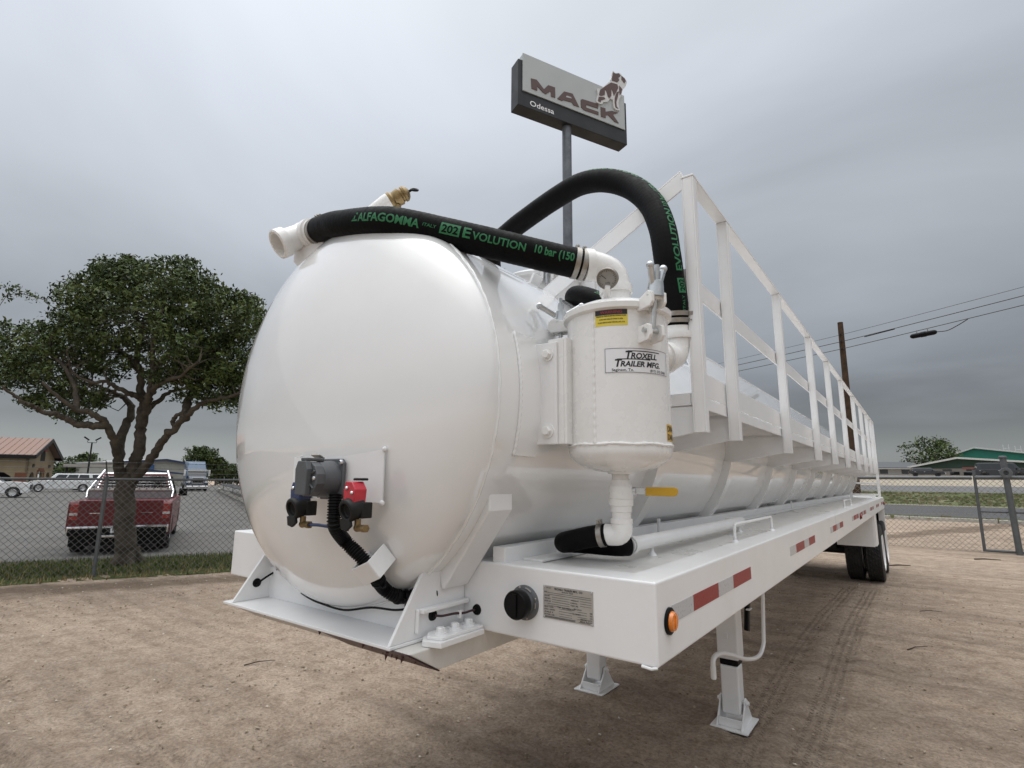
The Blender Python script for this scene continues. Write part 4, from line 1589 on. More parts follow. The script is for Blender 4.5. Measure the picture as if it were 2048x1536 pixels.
def electrical():
    # bent bracket on the head
    yf = -.462
    g = MB()
    xl, xr, zb, zt = .055, .352, 1.722, 1.862
    pl = [(xl - .02, -.405), (xl + .01, yf), (xr, yf), (.462, -.385)]
    V = []
    for x, y in pl:
        lo_, hi_ = (-.010, .024) if x > .4 else (.008, .012) if y > yf + .01 else (0, 0)
        V += [(x, y, zb + lo_), (x, y, zt + hi_), (x, y + .004, zb + lo_), (x, y + .004, zt + hi_)]
    F = []
    for i in range(3):
        a, b = i * 4, i * 4 + 4
        F += [(a, b, b + 1, a + 1), (a + 2, a + 3, b + 3, b + 2), (a + 1, b + 1, b + 3, a + 3), (a, a + 2, b + 2, b)]
    g.add(V, F)
    for x, y, z in ((.462, -.386, zt + .024), (.462, -.386, zb - .010), (xl - .018, -.405, zt + .012)):
        g.ball((x, y, z), .009, 8, 6)
    br = obj('socket_bracket', g, WHITE2, TT)
    # seven-way socket: flange, housing, hinged cap
    c = onp(667, 958, 1, yf)
    g = MB()
    s = .066
    cn = .014
    sq = [(-s + cn, -s), (s - cn, -s), (s, -s + cn), (s, s - cn), (s - cn, s), (-s + cn, s), (-s, s - cn), (-s, -s + cn)]
    g.prism(sq, c, XA, ZA, -YA, 0, .012)
    g.lathe([(.060, .012), (.058, .050), (.055, .070), (0, .070)], c, -YA, 28)
    so = obj('trailer_socket', g, GREYPL, TT, bevel=.003)
    g = MB()
    c2 = c - YA * .070
    hexa = [(.056 * math.cos(a) * 1.02, .056 * math.sin(a)) for a in np.linspace(.26, 2 * math.pi + .26, 13)[:-1]]
    g.prism(hexa, c2, XA, ZA, -YA, .0, .030)
    g.prism([(-.030, -.050), (.026, -.050), (.030, .030), (.018, .056), (-.024, .056), (-.036, .030)], c2, XA, ZA, -YA, .0302, .050)
    g.prism([(-.016, .056), (.016, .056), (.016, .066), (-.016, .066)], c2, XA, ZA, -YA, -.02, .045)
    for a, l in ((.5, .030), (-.6, .032)):
        d = A3((math.cos(a), 0, math.sin(a)))
        g.bar(c2 - YA * .032 + d * .022, c2 - YA * .032 + d * .052, .006, .008, YA)
    obj('cap', g, GREYPL, so, bevel=.006, seg=3)
    g = MB()
    for dx, dz in ((s - .012, s - .012), (s - .012, -s + .012), (-s + .012, -s + .012), (-s + .012, s - .012)):
        g.lathe([(0, 0), (.009, 0), (.0085, .005), (.005, .008), (0, .008)], c + A3((dx, -.012, dz)), -YA, 14)
    for dx, dz in ((.040, .002), (-.048, -.005)):
        g.lathe([(0, 0), (.008, 0), (.007, .005), (0, .007)], c2 + A3((dx, -.030, dz)), -YA, 14)
    obj('screw', g, CHROME, so)
    g = MB()
    g.bar(c + A3((-.064, -.02, .045)), c + A3((-.058, -.085, .030)), .020, .005, XA)
    g.bar(c + A3((-.05, -.02, .068)), c + A3((-.030, -.055, .078)), .03, .006, ZA)
    obj('spring_hinge', g, CLAMP, so, bevel=.002)

    # glad hands: service (blue) and emergency (red)
    def gladhand(px, py, colm, fit):
        q = onp(px, py, 1, yf - .035)
        fd = unit(A3((-.02, -.96, -.26)))
        g = MB()
        u, v, n = basis(fd)
        body = q + ZA * .045 + YA * .012
        g.prism([(-.024, -.03), (.026, -.028), (.030, .014), (.012, .038), (-.018, .038), (-.028, .012)], body, XA, ZA, -YA, -.018, .028, 1)
        g.obox(body + A3((.004, .012, .045)), (.016, .004, .018), XA, ZA, YA, 0)
        g.lathe([(0, -.03), (.034, -.03), (.036, .0), (.036, .020), (.032, .026), (.024, .026), (.022, .012), (0, .010)], q, fd, 26, mi=0)
        g.obox(q + A3((.012, .030, -.004)), (.024, .020, .024), XA, YA, ZA, 0)
        # coupling ear
        e = q + fd * .012 - ZA * .038 - XA * .010
        g.prism([(-.026, .012), (.022, .014), (.030, -.010), (.010, -.024), (-.018, -.018)], e, u, ZA, fd, -.005, .007, 0)
        o = obj('glad_hand', g, [DKGREY, colm], TT, bevel=.003)
        s = MB()
        for dx, dz in ((-.008, .018), (.018, .004)):
            s.ball(body + A3((dx, -.030, dz)), .0062, 10, 8)
        obj('screw', s, CHROME, o)
        f = MB()
        b0 = q + A3((.016, .012, -.030))
        f.tube([b0, b0 - ZA * .022], .010, 12)
        f.ball(b0 - ZA * .026, .0125, 12, 8)
        f.tube([b0 - ZA * .026, b0 - ZA * .026 + XA * .030], [.011, .010], 12)
        f.lathe([(0, .028), (.0125, .028), (.0125, .042), (0, .042)], b0 - ZA * .026, XA, 6, smooth=False)
        obj('elbow_fitting', f, BRASS, o)
        return b0 - ZA * .026 + XA * .040
    ea = gladhand(596, 1014, BLUEPL, 1)
    eb = gladhand(704, 1018, REDPL, 1)
    g = MB().tube(catmull([ea, ea + A3((.05, .006, .001)), ea + A3((.10, .03, -.006)), ea + A3((.13, .06, -.012))], 6), .0055, 10)
    obj('air_line', g, BLUEPL, TT)
    # corrugated conduit sweeping down to the frame
    path = [onp(671, 990, 1, yf - .028), onp(669, 1022, 1, yf - .034), onp(670, 1052, 1, yf - .030), onp(690, 1082, 1, -.425), onp(720, 1112, 1, -.395), onp(746, 1143, 1, -.365), onp(765, 1174, 1, -.30), onp(788, 1190, 1, -.26), onp(812, 1194, 1, -.21), (.475, -.13, 1.405)]
    P, L = resample(catmull(path, 10), .0022)
    rs = [.0205 + .0022 * (1 if (i % 4) < 2 else -1) for i in range(len(P))]
    g = MB().tube(P, rs, 18, smooth=False)
    cd = obj('corrugated_conduit', g, BLACKP, TT)
    g = MB()
    r = np.random.default_rng(5)
    for fr in (.52, .60, .78, .83, .88, .93):
        i = int(fr * len(P))
        t = unit(P[i + 1] - P[i - 1])
        g.lathe([(.021, -.004), (.0255, -.004), (.0255, .004), (.021, .004)], P[i], t, 14)
        s = unit(np.cross(t, YA))
        s = s if s[0] > 0 else -s
        g.obox(P[i] + s * .028, (.006, .005, .006), s, t, np.cross(s, t))
    obj('cable_tie', g, BLACKP, cd)
    # strap plate over the conduit
    m_ = onp(746, 1140, 1, -.392)
    i = int(np.argmin(np.linalg.norm(P - m_, axis=1)))
    t = unit(P[i + 4] - P[i - 4])
    sd = unit(np.cross(t, YA))
    sd = sd if sd[0] > 0 else -sd
    nn = unit(np.cross(sd, t))
    nn = nn if nn[1] < 0 else -nn
    c = P[i]
    g = MB()
    g.obox(c + nn * .027, (.040, .034, .002), sd, t, nn)
    for sg in (-1, 1):
        g.obox(c + sd * sg * .040 - nn * .020, (.0022, .034, .048), sd, t, nn)
    obj('conduit_strap', g, WHITE2, TT, bevel=.002)


electrical()


def landing_gear():
    for sx in (1, -1):
        lg = bpy.data.objects.new('landing_leg', None)
        COL.objects.link(lg)
        lg.parent = TT
        x, y = sx * .577, 3.0
        obj('outer_tube', MB().box((x - .078, y - .080, .47), (x + .078, y + .080, 1.262)), WHITE2, lg, bevel=.014, seg=3)
        obj('inner_tube', MB().box((x - .066, y - .066, .085), (x + .066, y + .066, .425)), WHITE2, lg, bevel=.014, seg=3)
        obj('greased_band', MB().box((x - .0668, y - .0668, .4255), (x + .0668, y + .0668, .4695)), BLACKP, lg, bevel=.010)
        g = MB().box((x - .135, y - .17, .006), (x + .135, y + .17, .018))
        for s in (-1, 1):
            pl = [(-.15, .0185), (.15, .0185), (.035, .155), (.03, .185), (.0, .200), (-.03, .185), (-.035, .155)]
            g.prism(pl, (x + s * .088, y, 0), YA, ZA, XA, -.006, .006)
        g.box((x - .0815, y - .12, .0185), (x + .0815, y - .108, .075))
        obj('foot', g, WHITE2, lg, bevel=.003)
        g = MB()
        g.tube([(x - .115, y, .165), (x + .115, y, .165)], .012, 12)
        for s in (-1, 1):
            g.hexbolt((x + s * .095, y, .165), (s, 0, 0), .016, .016)
        obj('bolt', g, WHITE2, lg)
        g = MB().box((x - .01, y - .092, .62), (x + .01, y - .081, .66))
        g.box((x - .07, y - .088, .49), (x + .07, y - .081, .52))
        obj('guide', g, WHITE2, lg, bevel=.003)
    g = MB().tube([(-.50, 3.0, .86), (.50, 3.0, .86)], .024, 14)
    obj('cross_shaft', g, WHITE2, TT)
    g = MB()
    for sx in (-1, 1):
        g.bar((sx * .15, 3.35, 1.22), (sx * .50, 3.04, .80), .06, .012, YA)
    obj('leg_brace', g, WHITE2, TT, bevel=.002)
    xq = .86
    px = [onp(*p, 0, xq) for p in ((1527, 1193), (1527, 1265), (1526.5, 1290), (1520, 1309), (1508, 1317), (1490, 1318), (1470, 1312), (1447, 1307), (1433, 1310), (1426.5, 1320), (1426.5, 1340), (1427.5, 1358))]
    px[0] = px[0] + A3((0, 0, .12))
    g = MB().tube(catmull(px, 4), .0135, 12)
    i = len(px) - 1
    d = unit(px[-1] - px[-2])
    for k in (0.0, .030):
        g.lathe([(.0135, -.002), (.0155, -.002), (.0155, .024), (.0135, .024)], px[-1] - d * (.06 - k), d, 12)
    obj('crank_handle', g, WHITE2, TT)
    p, q = onp(1497, 1205, 0, .86), onp(1494, 1262, 0, .86)
    g = MB().bar(p + A3((0, 0, .1)), q, .05, .03, XA)
    obj('rubber_strap', g, BLACKP, TT, bevel=.008)
    c = onp(1498, 1218, 0, .875)
    obj('strap_clip', MB().obox(c, (.012, .034, .004), XA, YA, ZA), WHITE2, TT, bevel=.002)


landing_gear()


def tyre_mesh(R=.52, w=.265, rim=True):
    g = MB()
    h = w / 2
    prof = [(.31, -h * .72), (.34, -h * .92), (.42, -h * 1.0), (.485, -h * .96), (.508, -h * .84)]
    band = []
    for a in np.linspace(-.80, .80, 9):
        band.append((R if int(round((a + .8) / .2)) % 2 == 0 else R, h * a))
    gro = []
    for i, a in enumerate(np.linspace(-.84, .84, 6)):
        gro += [(R, h * (a - .0)), (R, h * (a + .22))]
        if i < 5:
            gro += [(R - .014, h * (a + .235)), (R - .014, h * (a + .32))]
    prof = prof + [p for p in gro if p[1] < h * .85] + [(.508, h * .86), (.485, h * .96), (.42, h), (.34, h * .92), (.31, h * .72)]
    n = 96
    b = len(g.v)
    g.lathe(prof, (0, 0, 0), XA, n, 0, smooth=False)
    # cross sipes: pull every third tread vertex inwards
    k = len(prof)
    for i in range(k):
        if prof[i][0] >= R - .001:
            for j in range(n):
                if (j + (i // 2)) % 3 == 0:
                    x, y, z = g.v[b + i * n + j]
                    f = (R - .011) / R
                    g.v[b + i * n + j] = (x, y * f, z * f)
    return g


def running_gear():
    ty = obj('tyre', tyre_mesh(), TYRE)
    rg = MB()
    rg.lathe([(.305, -.136), (.318, -.136), (.318, -.085), (.29, -.06), (.285, .02), (.25, .05), (.17, .045), (.155, .02), (.11, .02), (.11, .075), (.09, .09), (0, .09)], (0, 0, 0), XA, 40)
    rg.lathe([(.285, .02), (.30, .07), (.308, .120), (.326, .136), (.326, .142), (.305, .143), (.296, .10)], (0, 0, 0), XA, 40)
    rm = obj('rim', rg, WHITE2)
    me_t, me_r = ty.data, rm.data
    bpy.data.objects.remove(ty)
    bpy.data.objects.remove(rm)
    for y in (11.02, 12.27):
        for sx in (1, -1):
            for x in (1.085, .765):
                w = bpy.data.objects.new('wheel', None)
                COL.objects.link(w)
                w.parent = TT
                w.location = (sx * x, y, .515)
                w.rotation_euler = (rad(17 * y), 0, 0 if sx > 0 else math.pi)
                link('tyre', me_t, w)
                link('rim', me_r, w)
        obj('axle', MB().tube([(-.9, y, .515), (.9, y, .515)], .065, 14), DKGREY, TT)
        g = MB()
        for sx in (-1, 1):
            g.box((sx * .45 - .04, y - .45, .58), (sx * .45 + .04, y + .45, .66))
            g.box((sx * .45 - .06, y - .08, .66), (sx * .45 + .06, y + .08, .93))
        obj('suspension', g, DKGREY, TT)
    g = MB()
    g.tube([(.15, 9.4, .80), (.15, 10.6, .80)], .10, 14)
    obj('air_tank', g, DKGREY, TT)
    # box ahead of the wheels, with its door
    g = MB().box((.60, 9.86, .715), (1.165, 10.36, 1.2655))
    bx = obj('tool_box', g, WHITE2, TT, bevel=.004)
    obj('door', MB().box((1.1655, 9.88, .725), (1.195, 10.35, 1.255)), WHITE2, bx, bevel=.004)
    g = MB().box((.60, 12.90, .50), (1.20, 12.915, 1.262))
    obj('mud_flap', g, BLACKP, TT)
    g = MB().box((1.10, 12.85, .55), (1.215, 12.90, 1.262))
    obj('bumper_upright', g, WHITE2, TT, bevel=.004)


running_gear()
# ------------------------------------------------------------------ fences


def mesh_wires(g, o, u, w, h, z0, pitch, r, wave=.0):
    """chain link diamonds: two families of diagonal wires, each with a slight crimp"""
    o, u = A3(o), A3(u)
    for fam in (0, 1):
        c = -h
        while c < w:
            s0, s1 = max(0, c), min(w, c + h)
            if s1 - s0 > .02:
                pts = []
                for i in range(3):
                    s = s0 + (s1 - s0) * i / 2
                    z = (s - c) if fam == 0 else (h - (s - c))
                    pts.append(o + u * s + ZA * (z0 + z) + FNX[0] * (wave * math.sin(s * 2.3)))
                g.tube(pts, r, 3, caps=False, smooth=False)
            c += pitch


FNX = [FN]


def left_fence():
    f = thing('chain_link_fence', 'galvanised chain link fence with barbed wire on top, before the oak and red pickup', 'fence', tuple(F0))
    s0, s1 = -4.7, 16.0
    for s in np.arange(1.28 - 6, 16, 3.0):
        g = MB()
        g.tube([FU * s, FU * s + ZA * 1.78], .033, 14)
        g.lathe([(.036, 1.74), (.038, 1.78), (.02, 1.80), (0, 1.80)], FU * s, ZA, 14)
        obj('post', g, GALVD, f)
        g = MB().tube([FU * s + ZA * 1.78 - FN * .0, FU * s + ZA * 2.06 - FN * .24], .012, 8)
        obj('barb_arm', g, GALVD, f)
    obj('top_rail', MB().tube([FU * s0 + ZA * 1.735, FU * (.5 * (s0 + s1)) + ZA * 1.745, FU * s1 + ZA * 1.74], .022, 10), GALVD, f)
    g = MB()
    mesh_wires(g, FU * s0 - FN * .036, FU, s1 - s0, 1.70, .02, .115, .0042, .008)
    m = obj('wire_mesh', g, mat('mesh_wire', (.13, .13, .13), .5, metal=.4, var=.15, scale=3), f, kind='stuff')
    for k, z in ((.35, 1.86), (.65, 1.95), (.95, 2.05)):
        g = MB()
        pts = [FU * s + ZA * (z - .012 * math.sin((s - s0) * 1.05) ** 2) - FN * .24 * k for s in np.linspace(s0, s1, 60)]
        g.tube(pts, .003, 4, caps=False)
        for s in np.arange(s0, s1, .14):
            p = FU * s + ZA * (z - .012 * math.sin((s - s0) * 1.05) ** 2) - FN * .24 * k
            g.tube([p - ZA * .014 - FN * .006, p + ZA * .014 + FN * .006], .002, 3)
        obj('barbed_wire', g, GALVD, f)


left_fence()


def right_fence():
    FNX[0] = -YA
    f = thing('chain_link_fence', 'sagging chain link fence with pipe top rail left of the gate, behind trailer wheels', 'fence', (0, 18.0, 0))
    for x in (-9.0, -6.0, -3.0, .05):
        obj('post', MB().tube([(x, 0, 0), (x, 0, 1.99)], .03, 12), GALVD, f)
    obj('top_rail', MB().tube([(-9, 0, 1.945), (-3, 0, 1.955), (3.06, 0, 1.965)], .048, 12), GALVD, f)
    wm = mat('pale_mesh_wire', (.24, .225, .20), .5, metal=.3, var=.15, scale=3)
    g = MB()
    mesh_wires(g, (-9, -.035, 0), XA, 12.05, 1.90, .02, .135, .0048, .02)
    obj('wire_mesh', g, wm, f, kind='stuff')
    g = MB().tube([(-9 + i * .6, -.05 + .02 * math.sin(i), .95 + .05 * math.sin(i * .7)) for i in range(21)], .006, 5)
    obj('tension_wire', g, wm, f)
    t = thing('gate', 'grey pipe framed chain link gate leaf at the far right of the yard', 'gate', (3.12, 18.0, 0))
    g = MB()
    w = 4.2
    g.tube([(0, 0, .03), (0, 0, 2.19)], .036, 14)
    g.tube([(w, 0, .03), (w, 0, 2.0)], .036, 14)
    g.tube([(0, 0, .06), (w, 0, .03)], .034, 14)
    g.tube([(0, 0, 1.975), (w, 0, 1.975)], .056, 14)
    obj('frame', g, GALVD, t)
    obj('mid_bar', MB().tube([(0, 0, 1.075), (w, 0, 1.06)], .026, 12), GALVD, t)
    g = MB()
    mesh_wires(g, (.03, .03, 0), XA, w - .06, 1.87, .07, .135, .0048, .01)
    obj('wire_mesh', g, wm, t, kind='stuff')
    p = thing('gate_post', 'thick capped steel gate post with a round roller collar', 'gate post', (3.80, 17.90, 0))
    g = MB()
    g.tube([(0, 0, 0), (-.055, 0, 2.50)], .072, 18)
    obj('pipe', g, GALVD, p)
    g = MB().lathe([(.072, -.02), (.09, -.01), (.09, .03), (.06, .05), (0, .05)], (-.055, 0, 2.5), ZA, 18)
    obj('cap', g, GALVD, p)
    g = MB().lathe([(.06, -.17), (.125, -.17), (.135, -.13), (.125, -.09), (.06, -.09), (.055, -.13), (.06, -.17)], (-.045, 0, 2.10), YA, 24)
    g.tube([(-.045, -.09, 2.10), (-.045, .09, 2.10)], .04, 10)
    obj('roller', g, GALVD, p)


right_fence()

# ------------------------------------------------------------------ pole, lines, sign


def utility():
    bx, by = -.34, 26.9
    bz = float(terr(bx, by)) - .1
    p = thing('utility_pole', 'weathered brown wooden utility pole standing beyond the trailer', 'utility pole', (bx, by, bz))
    g = MB().tube([(0, 0, 0), (0, .01, 4.0), (.02, .02, 9.12)], [.165, .145, .112], 16)
    wood = mat('weathered_pole_wood', (.062, .040, .026), .9, var=.35, scale=6, bump=.4, bscale=25, spec=.2)
    obj('pole', g, wood, p)
    g = MB()
    zs = (8.66, 8.33, 7.98)
    for z in zs:
        g.lathe([(0, 0), (.035, 0), (.03, .06), (.045, .07), (.03, .11), (0, .11)], (.0, -.11, z - .15), -YA, 10)
        g.tube([(0, -.13, z - .15), (0, .14, z - .15)], .012, 6)
    obj('line_clamp', g, DKGREY, p)
    B = A3((bx, by - .17, 0))
    d = unit(A3((5.9, -2.35, 0)))
    wm = mat('black_line', (.012, .012, .013), .6, var=.1)
    for k, (z, r, nm, lab) in enumerate(((8.52, .008, 'power_line', 'thin topmost wire strung across the utility pole'), (8.20, .014, 'power_line', 'thick middle wire of three on the utility pole, with a short clamp bar'),
                                         (7.86, .013, 'power_line', 'lowest wire on the utility pole, carrying a black splice case'))):
        pts = []
        for s in np.linspace(-60, 60, 61):
            sag = -.00012 * 0
            zz = z + (.00085 * s * s if s > 0 else .0007 * s * s) - (.032 * abs(s) if s > 0 else .028 * abs(s)) + (.078 * s if s > 0 else .006 * s * 0)
            pts.append(B + d * s + ZA * zz)
        g = MB().tube(pts, r, 6)
        o = tag(obj(nm, g, wm), lab, 'cable', 'overhead lines on the utility pole')
        if k == 1:
            q = B + d * 1.6 + ZA * (z + .00085 * 2.56 + .046 * 1.6 - .07)
            g = MB().bar(q - d * .6, q + d * .6 + ZA * .07, .04, .03)
            obj('clamp_bar', g, wm, o)
        if k == 2:
            s = 3.2
            q = B + d * s + ZA * (z + .00085 * s * s + .046 * s - .20)
            sp = thing('splice_case', 'black cylindrical splice case hung below the lowest overhead line', 'splice case', tuple(q))
            g = MB().lathe([(0, -.46), (.05, -.46), (.085, -.42), (.10, -.36), (.10, -.1), (.112, -.09), (.112, .09), (.10, .1), (.10, .36), (.085, .42), (.05, .46), (0, .46)], (0, 0, 0), d, 14)
            obj('case', g, BLACKP, sp)
            for a in (-.22, .16):
                obj('hanger', MB().tube([d * a + ZA * .08, d * a + ZA * .215], .018, 8), GALV, sp)
            g = MB().tube(catmull([d * .44, d * .8 - ZA * .03, d * 1.15 + ZA * .09, d * 1.5 + ZA * .26], 6), .016, 6)
            obj('cable_tail', g, wm, sp)


utility()


def dealer_sign():
    D = 24.0
    r0 = ray(1035.6, 208)
    z0 = CAM[2] + D * r0[2] / math.hypot(r0[0], r0[1])
    BL = at_dist(1035.6, 208, D)
    r1 = ray(1254.5, 290)
    D1 = (z0 - CAM[2]) / (r1[2] / math.hypot(r1[0], r1[1]))
    BR = at_dist(1254.5, 290, D1)
    u = unit((BR - BL) * A3((1, 1, 0)))
    n = A3((u[1], -u[0], 0))
    if n @ (CAM - BL) < 0:
        n = -n
    W = float((BR - BL) @ u)

    def uv(px, py):                                  # photograph pixel -> along / height on the sign's front face
        d = ray(px, py)
        t = ((BL - CAM) @ n) / (d @ n)
        p = CAM + d * t
        return float((p - BL) @ u), float(p[2] - z0)

    def zuv(zx, zy):
        return uv(1000 + zx / 6.6786, 90 + zy / 6.6786)
    H = uv(1033.7, 115.4)[1]
    # depth of the dark box from its far lower corner
    dd = ray(1020, 225)
    q = CAM + dd * ((z0 - CAM[2]) / dd[2])
    dep = abs(float((q - BL) @ n))
    pc = at_dist(1147, 262, D * 1.06)
    pt = (pc - BL) @ u
    org = BL + u * pt - n * dep * .5
    s = thing('dealership_sign', 'tall pole sign with a grey name panel on a dark box and a bulldog emblem', 'sign', (float(org[0]), float(org[1]), 0))
    P0 = BL - A3((org[0], org[1], 0)) + A3((0, 0, 0))
    P0 = A3((BL[0] - org[0], BL[1] - org[1], z0))
    obj('pole', MB().tube([(0, 0, 0), (0, 0, z0 + .3)], .245, 24), mat('galvanised_pole', (.12, .13, .145), .5, metal=.4, var=.25, scale=2.5, dirt=(.22, .23, .24), dirt_amt=.5, dscale=2), s)
    g = MB().prism([(0, 0), (W, 0), (W, H), (0, H)], P0, u, ZA, n, -dep, 0)
    obj('cabinet', g, mat('charcoal_cabinet', (.008, .010, .012), .55, var=.1, scale=1), s, bevel=.02)
    pl = [zuv(300, 605), zuv(1665, 1145), zuv(1644, 715), zuv(292, 110)]
    u0, u1 = zuv(298, 360)[0], zuv(1655, 900)[0]
    v0, v1 = pl[0][1], pl[3][1]
    v0 = (pl[0][1] + pl[1][1]) / 2
    g = MB().prism([(u0, v0), (u1, v0), (u1, v1), (u0, v1)], P0, u, ZA, n, -dep * .98, .05)
    g = MB().prism([(u0, v0), (u1, v0), (u1, v1), (u0, v1)], P0, u, ZA, n, .004, .055)
    g.prism([(u0 + .02, H + .003), (u1 - .02, H + .003), (u1 - .02, v1 - .01), (u0 + .02, v1 - .01)], P0, u, ZA, n, -dep * .9, .003)
    pm = mat('grey_sign_panel', (.40, .43, .43), .4, var=.04, scale=.8)
    pan = obj('name_panel', g, pm, s)
    br = mat('brown_lettering', (.085, .045, .040), .5, var=.1)
    M_ = {'M': [(405, 458), (480, 477), (577, 602), (633, 548), (725, 580), (728, 715), (672, 697), (668, 625), (602, 668), (560, 640), (487, 560), (487, 620), (412, 592)],
          'A': [(755, 728), (845, 632), (958, 662), (1048, 840), (975, 815), (945, 775), (835, 745), (825, 758)],
          'C': [(1068, 745), (1085, 733), (1300, 800), (1300, 858), (1142, 808), (1140, 846), (1305, 905), (1305, 945), (1110, 880), (1072, 840)],
          'K': [(1335, 838), (1397, 858), (1398, 903), (1480, 890), (1565, 915), (1495, 940), (1575, 1055), (1520, 1035), (1432, 945), (1402, 945), (1400, 985), (1338, 965)]}
    for ch, pts in M_.items():
        g = MB().prism([zuv(*p) for p in pts], P0, u, ZA, n, .056, .085)
        if ch == 'A':
            g.prism([zuv(*p) for p in ((880, 690), (935, 708), (948, 728), (868, 708))], P0, u, ZA, n, .0855, .088, 1)
        obj('letter', g, [br, pm], s)
    a, b = zuv(400, 800), zuv(722, 915)
    g = MB()
    size = (zuv(400, 732)[1] - zuv(400, 800)[1]) * 1.42
    put_text(g, 'Odessa', size, lambda x, y: P0 + u * (a[0] + x) + ZA * (a[1] - .02 + y) + n * .006, bold=.012, width=b[0] - a[0])
    obj('lettering', g, STICKW, s)
    # standing bulldog emblem
    back = [(1488, 362), (1520, 395), (1572, 392), (1602, 415), (1612, 448), (1645, 458), (1660, 485), (1675, 512), (1668, 548), (1652, 582), (1628, 602), (1612, 642), (1602, 692), (1577, 732), (1562, 792), (1572, 850), (1582, 892), (1540, 888), (1503, 857), (1493, 800),
            (1488, 748), (1450, 735), (1422, 778), (1362, 778), (1352, 802), (1320, 808), (1272, 782), (1268, 750), (1288, 682), (1283, 642), (1272, 605), (1298, 598), (1330, 608), (1390, 557), (1440, 512), (1463, 508), (1457, 480), (1473, 430), (1478, 390)]
    g = MB().prism([zuv(*p) for p in back], P0, u, ZA, n, .058, .13)
    em = obj('emblem', g, mat('silver_emblem', (.60, .60, .60), .35, var=.05), s)
    parts = [[(1490, 385), (1522, 405), (1567, 402), (1592, 432), (1560, 462), (1572, 492), (1545, 520), (1515, 508), (1472, 494), (1478, 450)],
             [(1602, 432), (1640, 465), (1660, 502), (1640, 532), (1622, 510), (1602, 482)],
             [(1462, 522), (1545, 547), (1560, 592), (1530, 652), (1502, 702), (1484, 645), (1468, 600), (1465, 702), (1440, 735), (1418, 702), (1402, 645), (1382, 612), (1378, 690), (1328, 700), (1302, 688), (1312, 642), (1320, 617), (1392, 567)],
             [(1300, 712), (1368, 717), (1388, 740), (1332, 760), (1322, 785), (1287, 766)],
             [(1537, 652), (1568, 640), (1550, 722), (1532, 782), (1537, 842), (1562, 872), (1522, 852), (1510, 782), (1515, 712)],
             [(1572, 562), (1610, 612), (1600, 662), (1580, 692), (1572, 640)]]
    g = MB()
    for p in parts:
        g.prism([zuv(*q) for q in p], P0, u, ZA, n, .1305, .150)
    obj('emblem_figure', g, br, em, kind='stuff')


dealer_sign()
# ------------------------------------------------------------------ trees


def tree_crown(name, centers, n_per, spread, lsize, mats, parent, seed, flat=.8):
    r = np.random.default_rng(seed)
    C_ = np.repeat(np.asarray(centers), n_per, axis=0)
    k = len(C_)
    d = r.normal(size=(k, 3))
    d /= np.linalg.norm(d, axis=1)[:, None] + 1e-9
    p = C_ + d * (spread * r.random(k) ** .55)[:, None] * np.array([1, 1, flat])
    a = r.normal(size=(k, 3))
    a /= np.linalg.norm(a, axis=1)[:, None]
    b = np.cross(a, r.normal(size=(k, 3)))
    b /= np.linalg.norm(b, axis=1)[:, None] + 1e-9
    L = (lsize * r.uniform(.6, 1.35, k))[:, None]
    V = np.stack([p - a * L, p + b * L * .42, p + a * L, p - b * L * .42], 1)
    mi = np.repeat(r.choice(len(mats), len(centers)), n_per)
    mi = np.where(r.random(k) < .3, r.choice(len(mats), k), mi)
    return raw(name, V.reshape(-1, 3), np.arange(k * 4).reshape(-1, 4), mats, parent, mi=mi, kind='stuff')


LEAF = [mat('dark_oak_leaf', (.026, .042, .012), .6, var=.3, scale=2, spec=.3), mat('oak_leaf', (.052, .080, .020), .6, var=.3, scale=2, spec=.3), mat('light_oak_leaf', (.088, .118, .032), .6, var=.25, scale=2, spec=.3)]
BARK = mat('grey_bark', (.085, .072, .057), .95, var=.4, scale=5, bump=.9, bscale=22, spec=.15, dirt=(.045, .038, .03), dirt_amt=.8, dscale=9)


